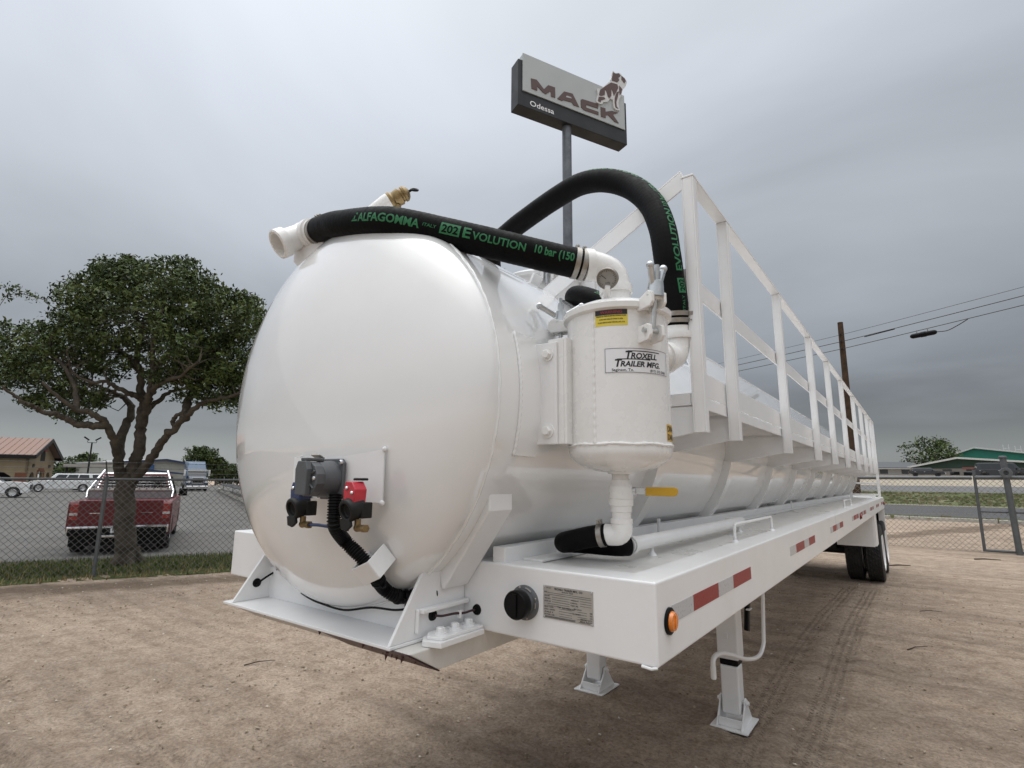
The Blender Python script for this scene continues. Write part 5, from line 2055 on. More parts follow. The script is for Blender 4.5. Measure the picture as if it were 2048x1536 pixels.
def oak():
    base = onp(252, 1129, 2, 0)
    t = thing('oak_tree', 'spreading live oak with forked grey trunk behind the chain link fence', 'tree', tuple(base))
    dep0 = float((base - CAM) @ (-RX[:, 2]))
    r = np.random.default_rng(11)

    def w(px, py, dd=0.0):
        return wp(px, py, dep0 + dd) - base

    def limb(pts, r0, r1, d0, d1):
        k = len(pts)
        P = [w(x, y, d0 + (d1 - d0) * i / (k - 1)) for i, (x, y) in enumerate(pts)]
        Q = catmull(P, 5)
        m = len(Q)
        Q = [q + r.normal(size=3) * .012 for q in Q]
        return Q, [r0 + (r1 - r0) * (i / (m - 1)) ** .8 for i in range(m)]
    L = [limb([(251, 1135), (251, 1085), (250, 1030), (250, 985), (256, 950)], .20, .175, 0, 0),
         limb([(247, 985), (240, 945), (236, 915), (230, 886), (217, 857), (202, 837), (176, 825), (152, 819), (117, 793), (85, 765)], .115, .025, 0, -1.2),
         limb([(208, 847), (205, 851), (176, 851), (147, 846), (126, 834), (111, 827), (88, 825), (70, 813), (50, 806), (25, 790), (5, 770)], .085, .02, -.5, -1.6),
         limb([(236, 915), (240, 880), (252, 851), (261, 831), (261, 810), (249, 796), (226, 784), (202, 775), (170, 755)], .11, .03, 0, .9),
         limb([(257, 960), (270, 925), (278, 900), (281, 860), (283, 831), (286, 802), (281, 772), (281, 743), (275, 714), (281, 670), (270, 620)], .135, .04, 0, .2),
         limb([(284, 850), (293, 813), (302, 778), (308, 743), (305, 699), (313, 660), (330, 610)], .095, .03, 0, -.5),
         limb([(288, 825), (302, 813), (325, 796), (346, 781), (375, 775), (410, 760)], .07, .02, .1, .9),
         limb([(305, 785), (313, 772), (337, 760), (360, 752), (395, 725)], .06, .02, -.2, -1.1),
         limb([(284, 800), (269, 790), (252, 787), (229, 772), (211, 762), (180, 765), (140, 745)], .07, .02, .0, -.9),
         limb([(262, 965), (288, 936), (313, 902), (331, 875), (352, 854), (372, 834), (390, 816), (410, 804), (434, 799), (469, 790), (500, 775)], .10, .024, 0, -.7),
         limb([(369, 837), (375, 807), (381, 787), (396, 766), (430, 720)], .10, .03, -.3, .6),
         limb([(348, 860), (347, 840), (358, 828), (372, 826)], .05, .03, -.2, -.35),
         limb([(281, 743), (250, 710), (215, 680), (180, 655)], .07, .02, .2, .8),
         limb([(308, 743), (345, 700), (385, 665), (430, 640)], .07, .02, -.3, .5),
         limb([(152, 819), (150, 770), (110, 715), (60, 690)], .06, .02, -.9, -.3)]
    g = MB()
    for Q, R in L:
        g.tube(Q, R, 12, ref=(1, 0, .3))
    # root flare
    for a in np.linspace(0, 6.28, 6)[:-1]:
        d = A3((math.cos(a), math.sin(a), 0))
        g.tube([d * .09 + ZA * .30, d * .20 + ZA * .10, d * .36 - ZA * .04], [.12, .085, .03], 8)
    obj('trunk', g, BARK, t, sharp=80)
    blobs = [(45, 690, 85, 50, 190), (10, 745, 60, 40, 90), (110, 735, 95, 48, 210), (150, 660, 75, 50, 170), (200, 590, 95, 50, 250), (235, 545, 62, 34, 150), (330, 560, 110, 46, 250), (260, 640, 130, 60, 330),
             (385, 600, 90, 50, 220), (340, 680, 110, 55, 250), (450, 640, 75, 62, 200), (495, 630, 42, 45, 90), (450, 725, 75, 60, 230), (400, 740, 70, 40, 170), (480, 770, 45, 35, 90), (200, 730, 60, 40, 110), (330, 745, 50, 30, 80),
             (165, 790, 60, 30, 80), (95, 800, 60, 22, 60), (400, 790, 60, 22, 40), (140, 830, 40, 14, 22), (445, 805, 40, 16, 30)]
    cs = []
    for px, py, rx, ry, n in blobs:
        q = 0
        while q < n:
            a = r.uniform(-1, 1, 3)
            if a @ a > 1:
                continue
            # lean towards the shell of each clump so that it stays open inside
            if a @ a < .12 and r.random() < .6:
                continue
            cs.append(w(px + a[0] * rx, py + a[1] * ry, a[2] * max(rx, 60) / 1077 * dep0 * 1.25))
            q += 1
    for px, py in ((8, 600), (18, 588), (30, 580), (40, 586), (52, 592), (62, 590), (12, 572), (75, 598), (90, 600)):
        cs.append(w(px, py, .2))
    cs = np.array(cs)
    hole = fbm(cs[:, 0] * .9 + cs[:, 1] * .5 + 7, cs[:, 2] * 1.5 + cs[:, 1] * .4, 3, 88)
    cs = cs[(hole > -.20) & (r.random(len(cs)) < .92)]
    tree_crown('crown', cs, 18, .17, .045, LEAF, t, 21)
    nodes = np.array([q for Q, R in L[1:] for q in Q[len(Q) // 3:]])
    g = MB()
    used = {}
    for c in cs[r.choice(len(cs), 1400, replace=False)]:
        dd = np.linalg.norm(nodes - c - A3((0, 0, .25)), axis=1)
        nn = nodes[int(np.argmin(dd))]
        ik = int(np.argmin(dd))
        used[ik] = used.get(ik, 0) + 1
        if dd.min() < 1.3 and used[ik] < 4:
            mid = (c + nn) / 2 + r.normal(size=3) * .10 + A3((0, 0, .06))
            g.tube([nn, mid, c], [.017, .010, .004], 4, caps=False)
    g.tube([w(-12, 640, .2), w(0, 610, .2), w(14, 590, .2), w(40, 586, .2), w(90, 600, .2)], .006, 4)
    obj('twigs', g, BARK, t, kind='stuff')


oak()


def far_tree(name, label, x, y, h, wd, seed, n=260, trunk=.22, crown0=.35, shape=1.0, lsize=.34, group=None, lean=0):
    z = float(terr(x, y))
    t = thing(name, label, 'tree', (x, y, z), group=group)
    r = np.random.default_rng(seed)
    g = MB()
    th = h * .62
    g.tube([(0, 0, -.2), (.1 * lean, 0, th * .5), (.3 * lean, .05, th)], [trunk, trunk * .75, trunk * .35], 8)
    cs = []
    while len(cs) < n:
        a = r.uniform(-1, 1, 3)
        m = a @ a
        if m > 1 or (m < .15 and r.random() < .6):
            continue
        s = 1 + .25 * math.sin(3 * math.atan2(a[1], a[0]) + seed) + .15 * r.normal()
        cs.append((a[0] * wd * .5 * s + .3 * lean, a[1] * wd * .5 * s, h * (crown0 + (1 - crown0) * (.5 + .5 * a[2] * shape)) + .1 * r.normal()))
    cs = np.array(cs)
    for c in cs[r.choice(n, min(n, 26), replace=False)]:
        z0 = min(th * .95, max(h * .2, c[2] - wd * .3))
        g.tube([(.3 * lean * z0 / th, 0, z0), ((c[0]) * .5, c[1] * .5, (z0 + c[2]) / 2 + .1), tuple(c)], [trunk * .4, trunk * .22, .03], 5, caps=False)
    obj('trunk', g, BARK, t)
    tree_crown('crown', cs, 22, max(.5, wd * .11), lsize, LEAF, t, seed + 100)
    return t


def polar(az, d):
    return CAM[0] + d * math.cos(rad(az)), CAM[1] + d * math.sin(rad(az))


far_tree('broadleaf_tree', 'tallest far tree rising just behind the blue semi truck', *polar(156.35, 150), 9.4, 6.4, 31, 170, crown0=.42, lsize=.30)
far_tree('broadleaf_tree', 'smaller far tree right of the blue semi truck', *polar(155.0, 150), 6.6, 5.0, 32, 120, lsize=.30)
for i, (az, d, h, w_) in enumerate(((154.2, 160, 5.3, 7.5), (153.2, 158, 5.4, 8.0), (152.1, 160, 5.6, 8.5), (150.9, 160, 5.8, 9.0))):
    far_tree('hedge_tree', ('olive bush in the far hedge, next to the semi truck', 'rounded bush second along the far hedge from the semi truck', 'bush of the far hedge close to the white tank head', 'bush at the end of the far hedge behind the tank head')[i], *polar(az, d), h, w_, 40 + i, 150, crown0=.05, lsize=.36, group='bushes of the far hedge')
for i, (az, d, h, w_) in enumerate(((165.6, 150, 4.6, 9.0), (164.6, 145, 6.6, 6.5), (163.7, 150, 4.2, 7.0))):
    far_tree('broadleaf_tree', ('low wide far tree beside the tan gabled building', 'rounded far tree behind the parking lot lamp', 'low far tree right of the parking lot lamp')[i], *polar(az, d), h, w_, 50 + i, 150, crown0=.12, lsize=.34, group='trees behind the parking lot')
far_tree('dark_tree', 'dark feathery tree beside the green gabled building', *polar(88.75, 146), 8.4, 9.6, 61, 130, crown0=.12, lsize=.30)
# ------------------------------------------------------------------ vehicles


def arc(cx, cz, r, a0, a1, n=9):
    return [(cx + r * math.cos(a), cz + r * math.sin(a)) for a in np.linspace(rad(a0), rad(a1), n)]


def wheel_set(t, xs, R, w, half, rimm):
    tg = MB().lathe([(R * .62, -w * .40), (R * .70, -w * .48), (R * .90, -w * .5), (R * .98, -w * .44), (R, -w * .36), (R, w * .36), (R * .98, w * .44), (R * .90, w * .5), (R * .70, w * .48), (R * .62, w * .40)], (0, 0, 0), YA, 32)
    rg = MB().lathe([(R * .60, -w * .42), (R * .64, -w * .45), (R * .64, w * .40), (R * .60, w * .44), (R * .55, w * .30), (R * .16, w * .26), (R * .14, w * .34), (0, w * .34)], (0, 0, 0), YA, 28)
    for k in range(5):
        a = k * 2 * math.pi / 5
        d = A3((math.cos(a), 0, math.sin(a)))
        rg.bar(d * R * .15 + YA * w * .33, d * R * .58 + YA * w * .36, .05, .02, YA)
    ty = obj('tyre', tg, TYRE)
    rm = obj('rim', rg, rimm)
    mt, mr = ty.data, rm.data
    bpy.data.objects.remove(ty)
    bpy.data.objects.remove(rm)
    for x in xs:
        for s in (1, -1):
            wh = bpy.data.objects.new('wheel', None)
            COL.objects.link(wh)
            wh.parent = t
            wh.location = (x, s * (half - w * .5), R)
            wh.rotation_euler = (0, 0, 0 if s > 0 else math.pi)
            link('tyre', mt, wh)
            link('rim', mr, wh)


def car(name, label, cat, loc, rz, paint, L=5.7, Wd=1.98, belt=1.12, hood=1.12, roof=1.86, xw=(-1.75, 1.85), cab=(-.55, 1.25), bed=True, R=.39, panes=2, group=None, rimm=None, nose=.14):
    """side view along x (front at +x); returns the thing"""
    t = thing(name, label, cat, loc, rz, group)
    hx, hw = L / 2, Wd / 2
    a = R + .055
    out = [(-hx + .06, .52), (-hx, .60), (-hx, belt - .06), (-hx + .05, belt)]
    out += [(cab[1] - .05, belt), (cab[1] + .45, hood + .02), (hx - .45, hood - .03), (hx - nose, hood - .12), (hx - .02, hood - .32), (hx, .52), (hx - .08, .40)]
    out += [(xw[1] + a, .36)] + arc(xw[1], R - .01, a, 0, 180) + [(xw[1] - a, .34), (xw[0] + a, .34)] + arc(xw[0], R - .01, a, 0, 180) + [(xw[0] - a, .36)]
    g = MB().prism(out, (0, 0, 0), XA, ZA, -YA, -hw, hw)
    bd = obj('body', g, paint, t, bevel=.05, seg=3)
    c0, c1 = cab
    top = ((c0 + (.12 if bed else .18)), c1 - .75)
    zb, zr = belt - .03, roof
    wb, wt = hw - .05, hw - .24
    V = [(c0, -wb, zb), (c1, -wb, zb), (c1, wb, zb), (c0, wb, zb), (top[0], -wt, zr), (top[1], -wt, zr), (top[1], wt, zr), (top[0], wt, zr)]
    g = MB().add(V, [(0, 3, 2, 1), (4, 5, 6, 7), (0, 1, 5, 4), (1, 2, 6, 5), (2, 3, 7, 6), (3, 0, 4, 7)])
    cb = obj('cab', g, paint, t, bevel=.07, seg=3)

    def quad(i0, i1, i2, i3, fx0, fx1, fz0, fz1, off, nm):
        a_, b_, c_, d_ = [A3(V[i]) for i in (i0, i1, i2, i3)]
        f = lambda s, q: (a_ * (1 - s) + b_ * s) * (1 - q) + (d_ * (1 - s) + c_ * s) * q
        n = unit(np.cross(b_ - a_, d_ - a_)) * off
        P = [f(fx0, fz0) + n, f(fx1, fz0) + n, f(fx1, fz1) + n, f(fx0, fz1) + n]
        P2 = [p - n * 2 for p in P]
        g = MB().add(P + P2, [(0, 1, 2, 3), (0, 4, 5, 1), (1, 5, 6, 2), (2, 6, 7, 3), (3, 7, 4, 0)])
        return obj(nm, g, GLASSD, t)
    for k in range(panes):
        f0, f1 = .09 + k * .84 / panes, .09 + (k + .90) * .84 / panes
        quad(0, 1, 5, 4, f0, f1, .12, .86, .006, 'side_window')
        quad(2, 3, 7, 6, 1 - f1, 1 - f0, .12, .86, .006, 'side_window')
    quad(1, 2, 6, 5, .07, .93, .10, .90, .008, 'windshield')
    quad(3, 0, 4, 7, .08, .92, .15, .85, .008, 'rear_window')
    wheel_set(t, xw, R, .27, hw - .01, rimm or CHROME)
    g = MB().box((-hx - .10, -hw + .03, .46), (-hx - .005, hw - .03, .66))
    obj('rear_bumper', g, CHROME if bed else DKGREY, t, bevel=.03)
    g = MB().box((hx - .04, -hw + .03, .42), (hx + .10, hw - .03, .64))
    obj('front_bumper', g, CHROME, t, bevel=.04)
    g = MB().box((hx - .01, -hw + .42, .66), (hx + .035, hw - .42, hood - .22))
    obj('grille', g, DKGREY, t, bevel=.02)
    for s in (1, -1):
        y = s * (hw - .22)
        obj('headlight', MB().box((hx - .20, y - .17, hood - .42), (hx + .015, y + .17, hood - .22)), mat('headlight_lens', (.6, .62, .64), .1, coat=.5), t, bevel=.02)
        obj('tail_light', MB().box((-hx - .012, y - (.02 if s > 0 else .18), belt - .42), (-hx + .1, y + (.18 if s > 0 else .02), belt - .06)), REDLENS, t, bevel=.015)
        m = MB().box((c1 - .62, s * (hw + .10) - .11, belt + .02), (c1 - .50, s * (hw + .10) + .11, belt + .24))
        m.bar((c1 - .56, s * (hw - .03), belt + .05), (c1 - .56, s * (hw + .05), belt + .08), .06, .04)
        obj('mirror', m, BLACKP, t, bevel=.03)
    for x in ((c0 + c1) / 2 - .1, c0 + .25):
        for s in (1, -1):
            obj('door_handle', MB().box((x, s * hw - .012, belt - .16), (x + .22, s * hw + .022, belt - .11)), CHROME, t, bevel=.008)
    return t, bd


WPAINT = mat('white_car_paint', (.72, .73, .73), .25, coat=.6, var=.03, scale=1)
REDP = mat('red_car_paint', (.13, .003, .008), .36, coat=.1, var=.12, scale=1.5)
BLKP = mat('dark_car_paint', (.014, .016, .022), .25, coat=.6, var=.1, scale=1)


def red_pickup():
    # parked tail first against the verge
    t, bd = car('pickup_truck', 'red pickup truck parked tail first behind the oak, silver toolbox across its bed', 'pickup truck', (-16.0, 4.62, 0.005), rad(156), REDP, L=5.75, Wd=2.03, belt=1.21, hood=1.20, roof=1.90, cab=(-.55, 1.35), xw=(-1.95, 1.85), R=.40, panes=2)
    hx = 5.75 / 2
    x = -hx
    bd.name = 'body'
    g = MB().box((x - .022, -.82, .70), (x - .004, .82, 1.225))
    g.box((x - .030, -.62, .93), (x - .0225, -.38, .950), 1)
    g.box((x - .030, .36, .93), (x - .0225, .60, .950), 1)
    g.box((x - .034, -.12, .94), (x - .0225, .12, .985), 1)
    obj('tailgate', g, [REDP, CHROME], t, bevel=.012)
    for s in (1, -1):
        obj('tail_light_trim', MB().box((x - .026, s * .90 - .075, .90), (x - .013, s * .90 + .075, .955)), mat('white_lens', (.6, .6, .6), .2, coat=.4), t)
    obj('bumper_step', MB().box((x - .16, -.95, .455), (x - .1005, .95, .60)), BLACKP, t, bevel=.02)
    obj('chrome_strip', MB().box((x - .168, -.95, .605), (x - .06, .95, .640)), CHROME, t, bevel=.012)
    pl = obj('licence_plate', MB().box((x - .180, -.15, .50), (x - .1605, .15, .64)), STICKW, t)
    g = MB()
    put_text(g, 'PR2', .10, lambda a, b: A3((x - .1815, .115 - a, .535 + b)), bold=.02, width=.13)
    obj('plate_number', g, INK, pl)
    obj('hitch_bar', MB().box((x - .24, -.30, .40), (x - .165, .30, .455)), CHROME, t, bevel=.015)
    obj('underbody', MB().box((x + .05, -.80, .28), (x + 4.9, .80, .50)), BLACKP, t)
    obj('under_bumper_shade', MB().box((x + .02, -.93, .20), (x + .9, .93, .48)), BLACKP, t)  # black box added to stand for the shade under the bumper
    # toolbox and louvred rack against the cab
    tb = obj('toolbox', MB().box((x + 1.55, -.90, 1.20), (x + 2.10, .90, 1.42)), GALV, t, bevel=.02)
    obj('lid', MB().box((x + 1.53, -.91, 1.421), (x + 2.12, .91, 1.47)), ALU, tb, bevel=.01)
    rk = bpy.data.objects.new('cab_rack', None)
    COL.objects.link(rk)
    rk.parent = t
    for s in (1, -1):
        g = MB().tube([(x + 1.45, s * .92, 1.25), (x + 1.60, s * .93, 1.42), (x + 2.28, s * .72, 1.95)], .028, 12)
        obj('rack_bar', g, CHROME, rk)
    for k in range(6):
        z = 1.50 + k * .075
        q = x + 2.20 + (z - 1.5) * .18
        w_ = .84 - (z - 1.45) * .30
        obj('slat', MB().obox((q, 0, z), (.022, w_, .012), unit((1, 0, .8)), YA, unit((-.8, 0, 1))), CHROME, rk)
    obj('rack_back', MB().box((x + 2.32, -.84, 1.26), (x + 2.33, .84, 1.48)), BLACKP, rk)


red_pickup()


def lot_vehicles():
    # white pickup, nose to the right; the front wheel is the reference
    p = onp(30, 996, 2, 0)
    d = unit(A3((p[0] - CAM[0], p[1] - CAM[1], 0)))
    rt = A3((-d[1], d[0], 0)) * -1
    ang = math.atan2(rt[1], rt[0]) - .12
    c = p - A3((math.cos(ang), math.sin(ang), 0)) * 1.95 + d * 1.0
    car('pickup_truck', 'white pickup truck cut by the left edge, nose pointing right', 'pickup truck', (c[0], c[1], .02), ang, WPAINT, R=.42, belt=1.25, hood=1.28, roof=1.98, cab=(-.75, 1.15), panes=2)
    p = onp(163, 984, 2, 0)
    d = unit(A3((p[0] - CAM[0], p[1] - CAM[1], 0)))
    rt = A3((d[1], -d[0], 0))
    ang = math.atan2(-rt[1], -rt[0]) + .06
    c = p + A3((math.cos(ang), math.sin(ang), 0)) * 1.95 + d * 1.0
    car('suv', 'long white SUV parked in the lot with its side to the fence', 'SUV', (c[0], c[1], .02), ang, WPAINT, L=5.9, R=.43, belt=1.25, hood=1.26, roof=2.06, cab=(-2.85, 1.35), xw=(-1.95, 1.95), bed=False, panes=3)
    x, y = polar(163.9, 92)
    car('pickup_truck', 'white pickup truck mostly hidden behind the long white SUV', 'pickup truck', (x, y, .02), ang + .1, WPAINT, R=.42, belt=1.3, hood=1.3, roof=2.1, cab=(-1.2, 1.2), panes=2)
    x, y = polar(163.15, 84)
    car('pickup_truck', 'white pickup truck half hidden by the oak trunk, above the red roof', 'pickup truck', (x, y, .02), ang - .3, WPAINT, R=.42, belt=1.2, hood=1.2, roof=1.95, cab=(-.6, 1.2), panes=2)
    x, y = polar(160.35, 60)
    car('suv', 'dark SUV seen over the roof of the red pickup', 'SUV', (x, y, .02), ang + 1.3, BLKP, L=4.9, R=.4, belt=1.15, hood=1.15, roof=1.95, cab=(-2.3, 1.2), xw=(-1.5, 1.5), bed=False, panes=3)
    x, y = polar(89.35, 123)
    car('suv', 'low dark car parked left of the green building entrance', 'car', (x, y, float(terr(x, y))), .05, BLKP, L=5.2, R=.36, belt=1.0, hood=.95, roof=1.55, cab=(-2.0, 1.4), xw=(-1.6, 1.6), bed=False, panes=3, rimm=DKGREY)
    x, y = polar(84.75, 118)
    car('suv', 'tall dark SUV parked behind the gate post', 'SUV', (x, y, float(terr(x, y))), .1, BLKP, L=6.6, Wd=2.2, R=.5, belt=1.4, hood=1.4, roof=2.5, cab=(-3.0, 2.4), xw=(-2.1, 2.1), bed=False, panes=3, rimm=DKGREY)


lot_vehicles()


def semi():
    x, y = polar(156.42, 82)
    ang = math.atan2(CAM[1] - y, CAM[0] - x) + .10
    t = thing('semi_truck', 'blue semi truck with chrome grille facing the camera across the lot', 'semi truck', (x, y, .02), ang)
    bl = mat('blue_truck_paint', (.030, .085, .175), .28, coat=.6, var=.08, scale=1)
    bl2 = mat('deep_blue_truck_paint', (.014, .034, .07), .3, coat=.6, var=.08, scale=1)
    # front at +x = 0
    g = MB().prism([(-2.6, .75), (-.10, .75), (0, .95), (-.02, 1.55), (-.25, 1.85), (-1.5, 2.0), (-2.6, 2.05)], (0, 0, 0), XA, ZA, -YA, -1.02, 1.02)
    obj('hood', g, bl2, t, bevel=.12, seg=3)
    g = MB().add([(-2.2, -1.22, .9), (-1.7, -1.15, 1.95), (-2.2, -1.12, 2.75), (-5.2, -1.25, 2.75), (-5.2, -1.25, .9), (-2.2, 1.22, .9), (-1.7, 1.15, 1.95), (-2.2, 1.12, 2.75), (-5.2, 1.25, 2.75), (-5.2, 1.25, .9)],
                 [(0, 1, 2, 3, 4), (9, 8, 7, 6, 5), (0, 5, 6, 1), (1, 6, 7, 2), (2, 7, 8, 3), (3, 8, 9, 4), (4, 9, 5, 0)])
    obj('cab', g, bl, t, bevel=.06)
    g = MB().add([(-2.25, -1.12, 2.76), (-2.9, -1.0, 3.72), (-5.2, -1.22, 3.95), (-5.2, -1.25, 2.76), (-2.25, 1.12, 2.76), (-2.9, 1.0, 3.72), (-5.2, 1.22, 3.95), (-5.2, 1.25, 2.76)],
                 [(0, 1, 2, 3), (7, 6, 5, 4), (0, 4, 5, 1), (1, 5, 6, 2), (2, 6, 7, 3), (3, 7, 4, 0)])
    obj('roof_fairing', g, bl, t, bevel=.10, seg=3)
    g = MB().add([(-1.68, -1.05, 2.02), (-1.68, 1.05, 2.02), (-2.13, 1.0, 2.66), (-2.13, -1.0, 2.66), (-1.78, -1.05, 2.02), (-1.78, 1.05, 2.02), (-2.23, 1.0, 2.66), (-2.23, -1.0, 2.66)], [(0, 1, 2, 3), (4, 7, 6, 5), (0, 4, 5, 1), (1, 5, 6, 2), (2, 6, 7, 3), (3, 7, 4, 0)])
    obj('windshield', g, GLASSD, t)
    obj('visor', MB().bar((-1.95, -1.1, 2.72), (-1.95, 1.1, 2.72), .10, .25), CHROME, t, bevel=.02)
    gr = MB()
    gr.box((.0, -.62, .98), (.05, .62, 1.06)).box((.0, -.62, 1.66), (.05, .62, 1.74)).box((.0, -.66, .98), (.05, -.60, 1.74)).box((.0, .60, .98), (.05, .66, 1.74))
    gr.box((.0, -.60, 1.33), (.05, .60, 1.40))
    obj('grille_surround', gr, CHROME, t, bevel=.015)
    obj('grille', MB().box((-.02, -.6, 1.06), (.02, .6, 1.66)), BLACKP, t)
    for s in (1, -1):
        obj('headlight', MB().box((-.30, s * .95 - .16, 1.05), (.0, s * .95 + .16, 1.35)), mat('headlight_lens', (.6, .62, .64), .1, coat=.5), t, bevel=.03)
        m = MB().box((-1.75, s * 1.42 - .12, 1.95), (-1.6, s * 1.42 + .12, 2.75))
        m.bar((-1.7, s * 1.15, 2.6), (-1.7, s * 1.40, 2.6), .05, .05)
        obj('mirror', m, CHROME, t, bevel=.03)
        obj('fender', MB().prism([(-.15, .62), (-.1, 1.1), (-.5, 1.30), (-1.3, 1.30), (-1.9, .95), (-1.75, .9)] + arc(-1.0, .52, .62, 25, 165, 7)[::1], (0, s * 1.10, 0), XA, ZA, -YA, -.14, .14), bl2, t, bevel=.04)
    obj('front_bumper', MB().box((-.25, -1.22, .30), (.10, 1.22, .68)), CHROME, t, bevel=.06, seg=3)
    obj('bumper_lip', MB().box((-.2, -1.15, .16), (.05, 1.15, .295)), BLACKP, t)
    obj('chassis', MB().box((-9.0, -.45, .6), (-1.0, .45, 1.0)), BLACKP, t)
    wheel_set(t, (-1.0, -6.9, -8.2), .52, .30, 1.2, CHROME)


semi()

# ------------------------------------------------------------------ buildings


def tan_building():
    A_, B_ = A3((*polar(167.85, 98), 0)), A3((*polar(166.17, 110.7), 0))
    e2 = unit(B_ - A_)
    span = float(np.linalg.norm(B_ - A_))
    e1 = A3((e2[1], -e2[0], 0))
    if e1 @ A3((0, -1, 0)) < 0:
        e1 = -e1
    LN = 30.0
    ev, rg_ = 4.5, 7.05
    t = thing('gabled_building', 'tan brick building with a pink metal gable roof and arched openings', 'building', tuple(A_))
    tanb = mat('tan_brick', (.30, .235, .15), .9, var=.12, scale=.8, spec=.2, bump=.2, bscale=12)
    redb = mat('red_brick', (.20, .085, .05), .9, var=.15, scale=.8, spec=.2)
    roofm = mat('pink_metal_roof', (.25, .155, .122), .65, var=.08, scale=.5)
    trim = mat('dark_roof_trim', (.022, .018, .018), .6)
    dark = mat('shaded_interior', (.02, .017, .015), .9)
    s = span

    def facade(name, L, archs, o, u, n, top):
        pts = [(0, 0)]
        for c, w, h, sp in archs:
            pts += [(c - w / 2, 0)] + [(c - w / 2 * math.cos(a), sp + (h - sp) * math.sin(a)) for a in np.linspace(0, math.pi, 9)] + [(c + w / 2, 0)]
        pts += [(L, 0)] + top
        g = MB().prism(pts, o, u, ZA, n, -.35, 0)
        return obj(name, g, tanb, t)
    ins = .7
    facade('wall', s - 2 * ins, [(2.2, 2.0, 2.35, 1.4), (s / 2 - ins, 2.1, 2.4, 2.39), (s - 2 * ins - 2.2, 2.0, 2.35, 1.4)], e2 * ins + e1 * .8, e2, -e1, [(s - 2 * ins, ev - .1), (s / 2 - ins, rg_ - .30), (0, ev - .1)])
    facade('wall', LN, [(4.6, 6.4, 2.6, 1.2), (12.5, 6.4, 2.6, 1.2), (20.4, 6.4, 2.6, 1.2)], e2 * ins + e1 * .8, e1, -e2, [(LN, ev - .1), (0, ev - .1)])
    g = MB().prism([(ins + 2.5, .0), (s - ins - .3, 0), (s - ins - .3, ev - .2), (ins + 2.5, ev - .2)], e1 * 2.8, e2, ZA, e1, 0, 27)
    obj('interior_shade_block', g, dark, t)  # near-black block; the shade behind the arches is put into its colour
    # arched window and niche panels on the gable
    def panel(nm, c, w, z0, z1, m, arch=True, d0=.002, d1=.10):
        pts = [(c - w / 2, z0), (c + w / 2, z0)] + ([(c + w / 2 * math.cos(a), z1 - w / 2 + w / 2 * math.sin(a)) for a in np.linspace(0, math.pi, 9)] if arch else [(c + w / 2, z1), (c - w / 2, z1)])
        g = MB().prism(pts, e1 * .8, e2, ZA, -e1, d0, d1)
        return obj(nm, g, m, t)
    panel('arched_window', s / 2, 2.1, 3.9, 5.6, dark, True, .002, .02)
    panel('brick_pier', s / 2, 2.3, 2.45, 2.9, redb, False)
    for c in (ins + 2.2, s - ins - 2.2):
        panel('wall_lamp', c, .7, 3.0, 3.4, trim, False)
    panel('pilaster', s / 2 - 1.5, .35, 0, 2.6, redb, False, .002, .06)
    panel('pilaster', s / 2 + 1.5, .35, 0, 2.6, redb, False, .002, .06)
    for c, w, z0, z1, m in ((s / 2 + .1, 1.7, 5.65, 6.2, mat('blue_sign', (.02, .022, .09), .5)), (s / 2 + .35, .9, 5.3, 5.62, mat('red_sign', (.25, .02, .03), .5))):
        panel('sign_board', c, w, z0, z1, m, False, .002, .18)
    for k in range(3):
        c = .8 + 8.5 + k * 7.9
        g = MB().prism([(c - .75, 0), (c + .75, 0), (c + .75, 2.2), (c - .75, 2.2)], e2 * (ins) + e1 * 0, e1, ZA, -e2, .002, .05)
        obj('brick_pier', g, redb, t)
    g = MB().prism([(.8, 0), (2.0, 0), (2.0, 2.2), (.8, 2.2)], e2 * ins, e1, ZA, -e2, .002, .05)
    obj('brick_pier', g, redb, t)
    # roof slabs with standing seams
    for nm, a, b in (('roof', A3((0, 0, 0)), e2 * s / 2), ('roof', e2 * s, e2 * s / 2)):
        lo, hi = a + ZA * ev, b + ZA * rg_
        sl = unit(hi - lo)
        n_ = unit(np.cross(e1, sl))
        n_ = n_ if n_[2] > 0 else -n_
        Ls = float(np.linalg.norm(hi - lo))
        g = MB().prism([(0, 0), (LN + 1.6, 0), (LN + 1.6, Ls), (0, Ls)], lo, e1, sl, n_, -.0, .12)
        ro = obj(nm, g, roofm, t)
        g = MB()
        for i in range(int((LN + 1) / .75)):
            x = .4 + i * .75
            g.prism([(x, 0), (x + .06, 0), (x + .06, Ls), (x, Ls)], lo, e1, sl, n_, .1205, .18)
        obj('roof_seams', g, roofm, ro, kind='stuff')
        g = MB().prism([(-.12, -.05), (-.002, -.05), (-.002, Ls), (-.12, Ls)], lo, e1, sl, n_, -.38, .14)
        g.prism([(0, -.12), (LN + 1.6, -.12), (LN + 1.6, -.002), (0, -.002)], lo, e1, sl, n_, -.40, .10)
        obj('fascia', g, trim, ro)


tan_building()


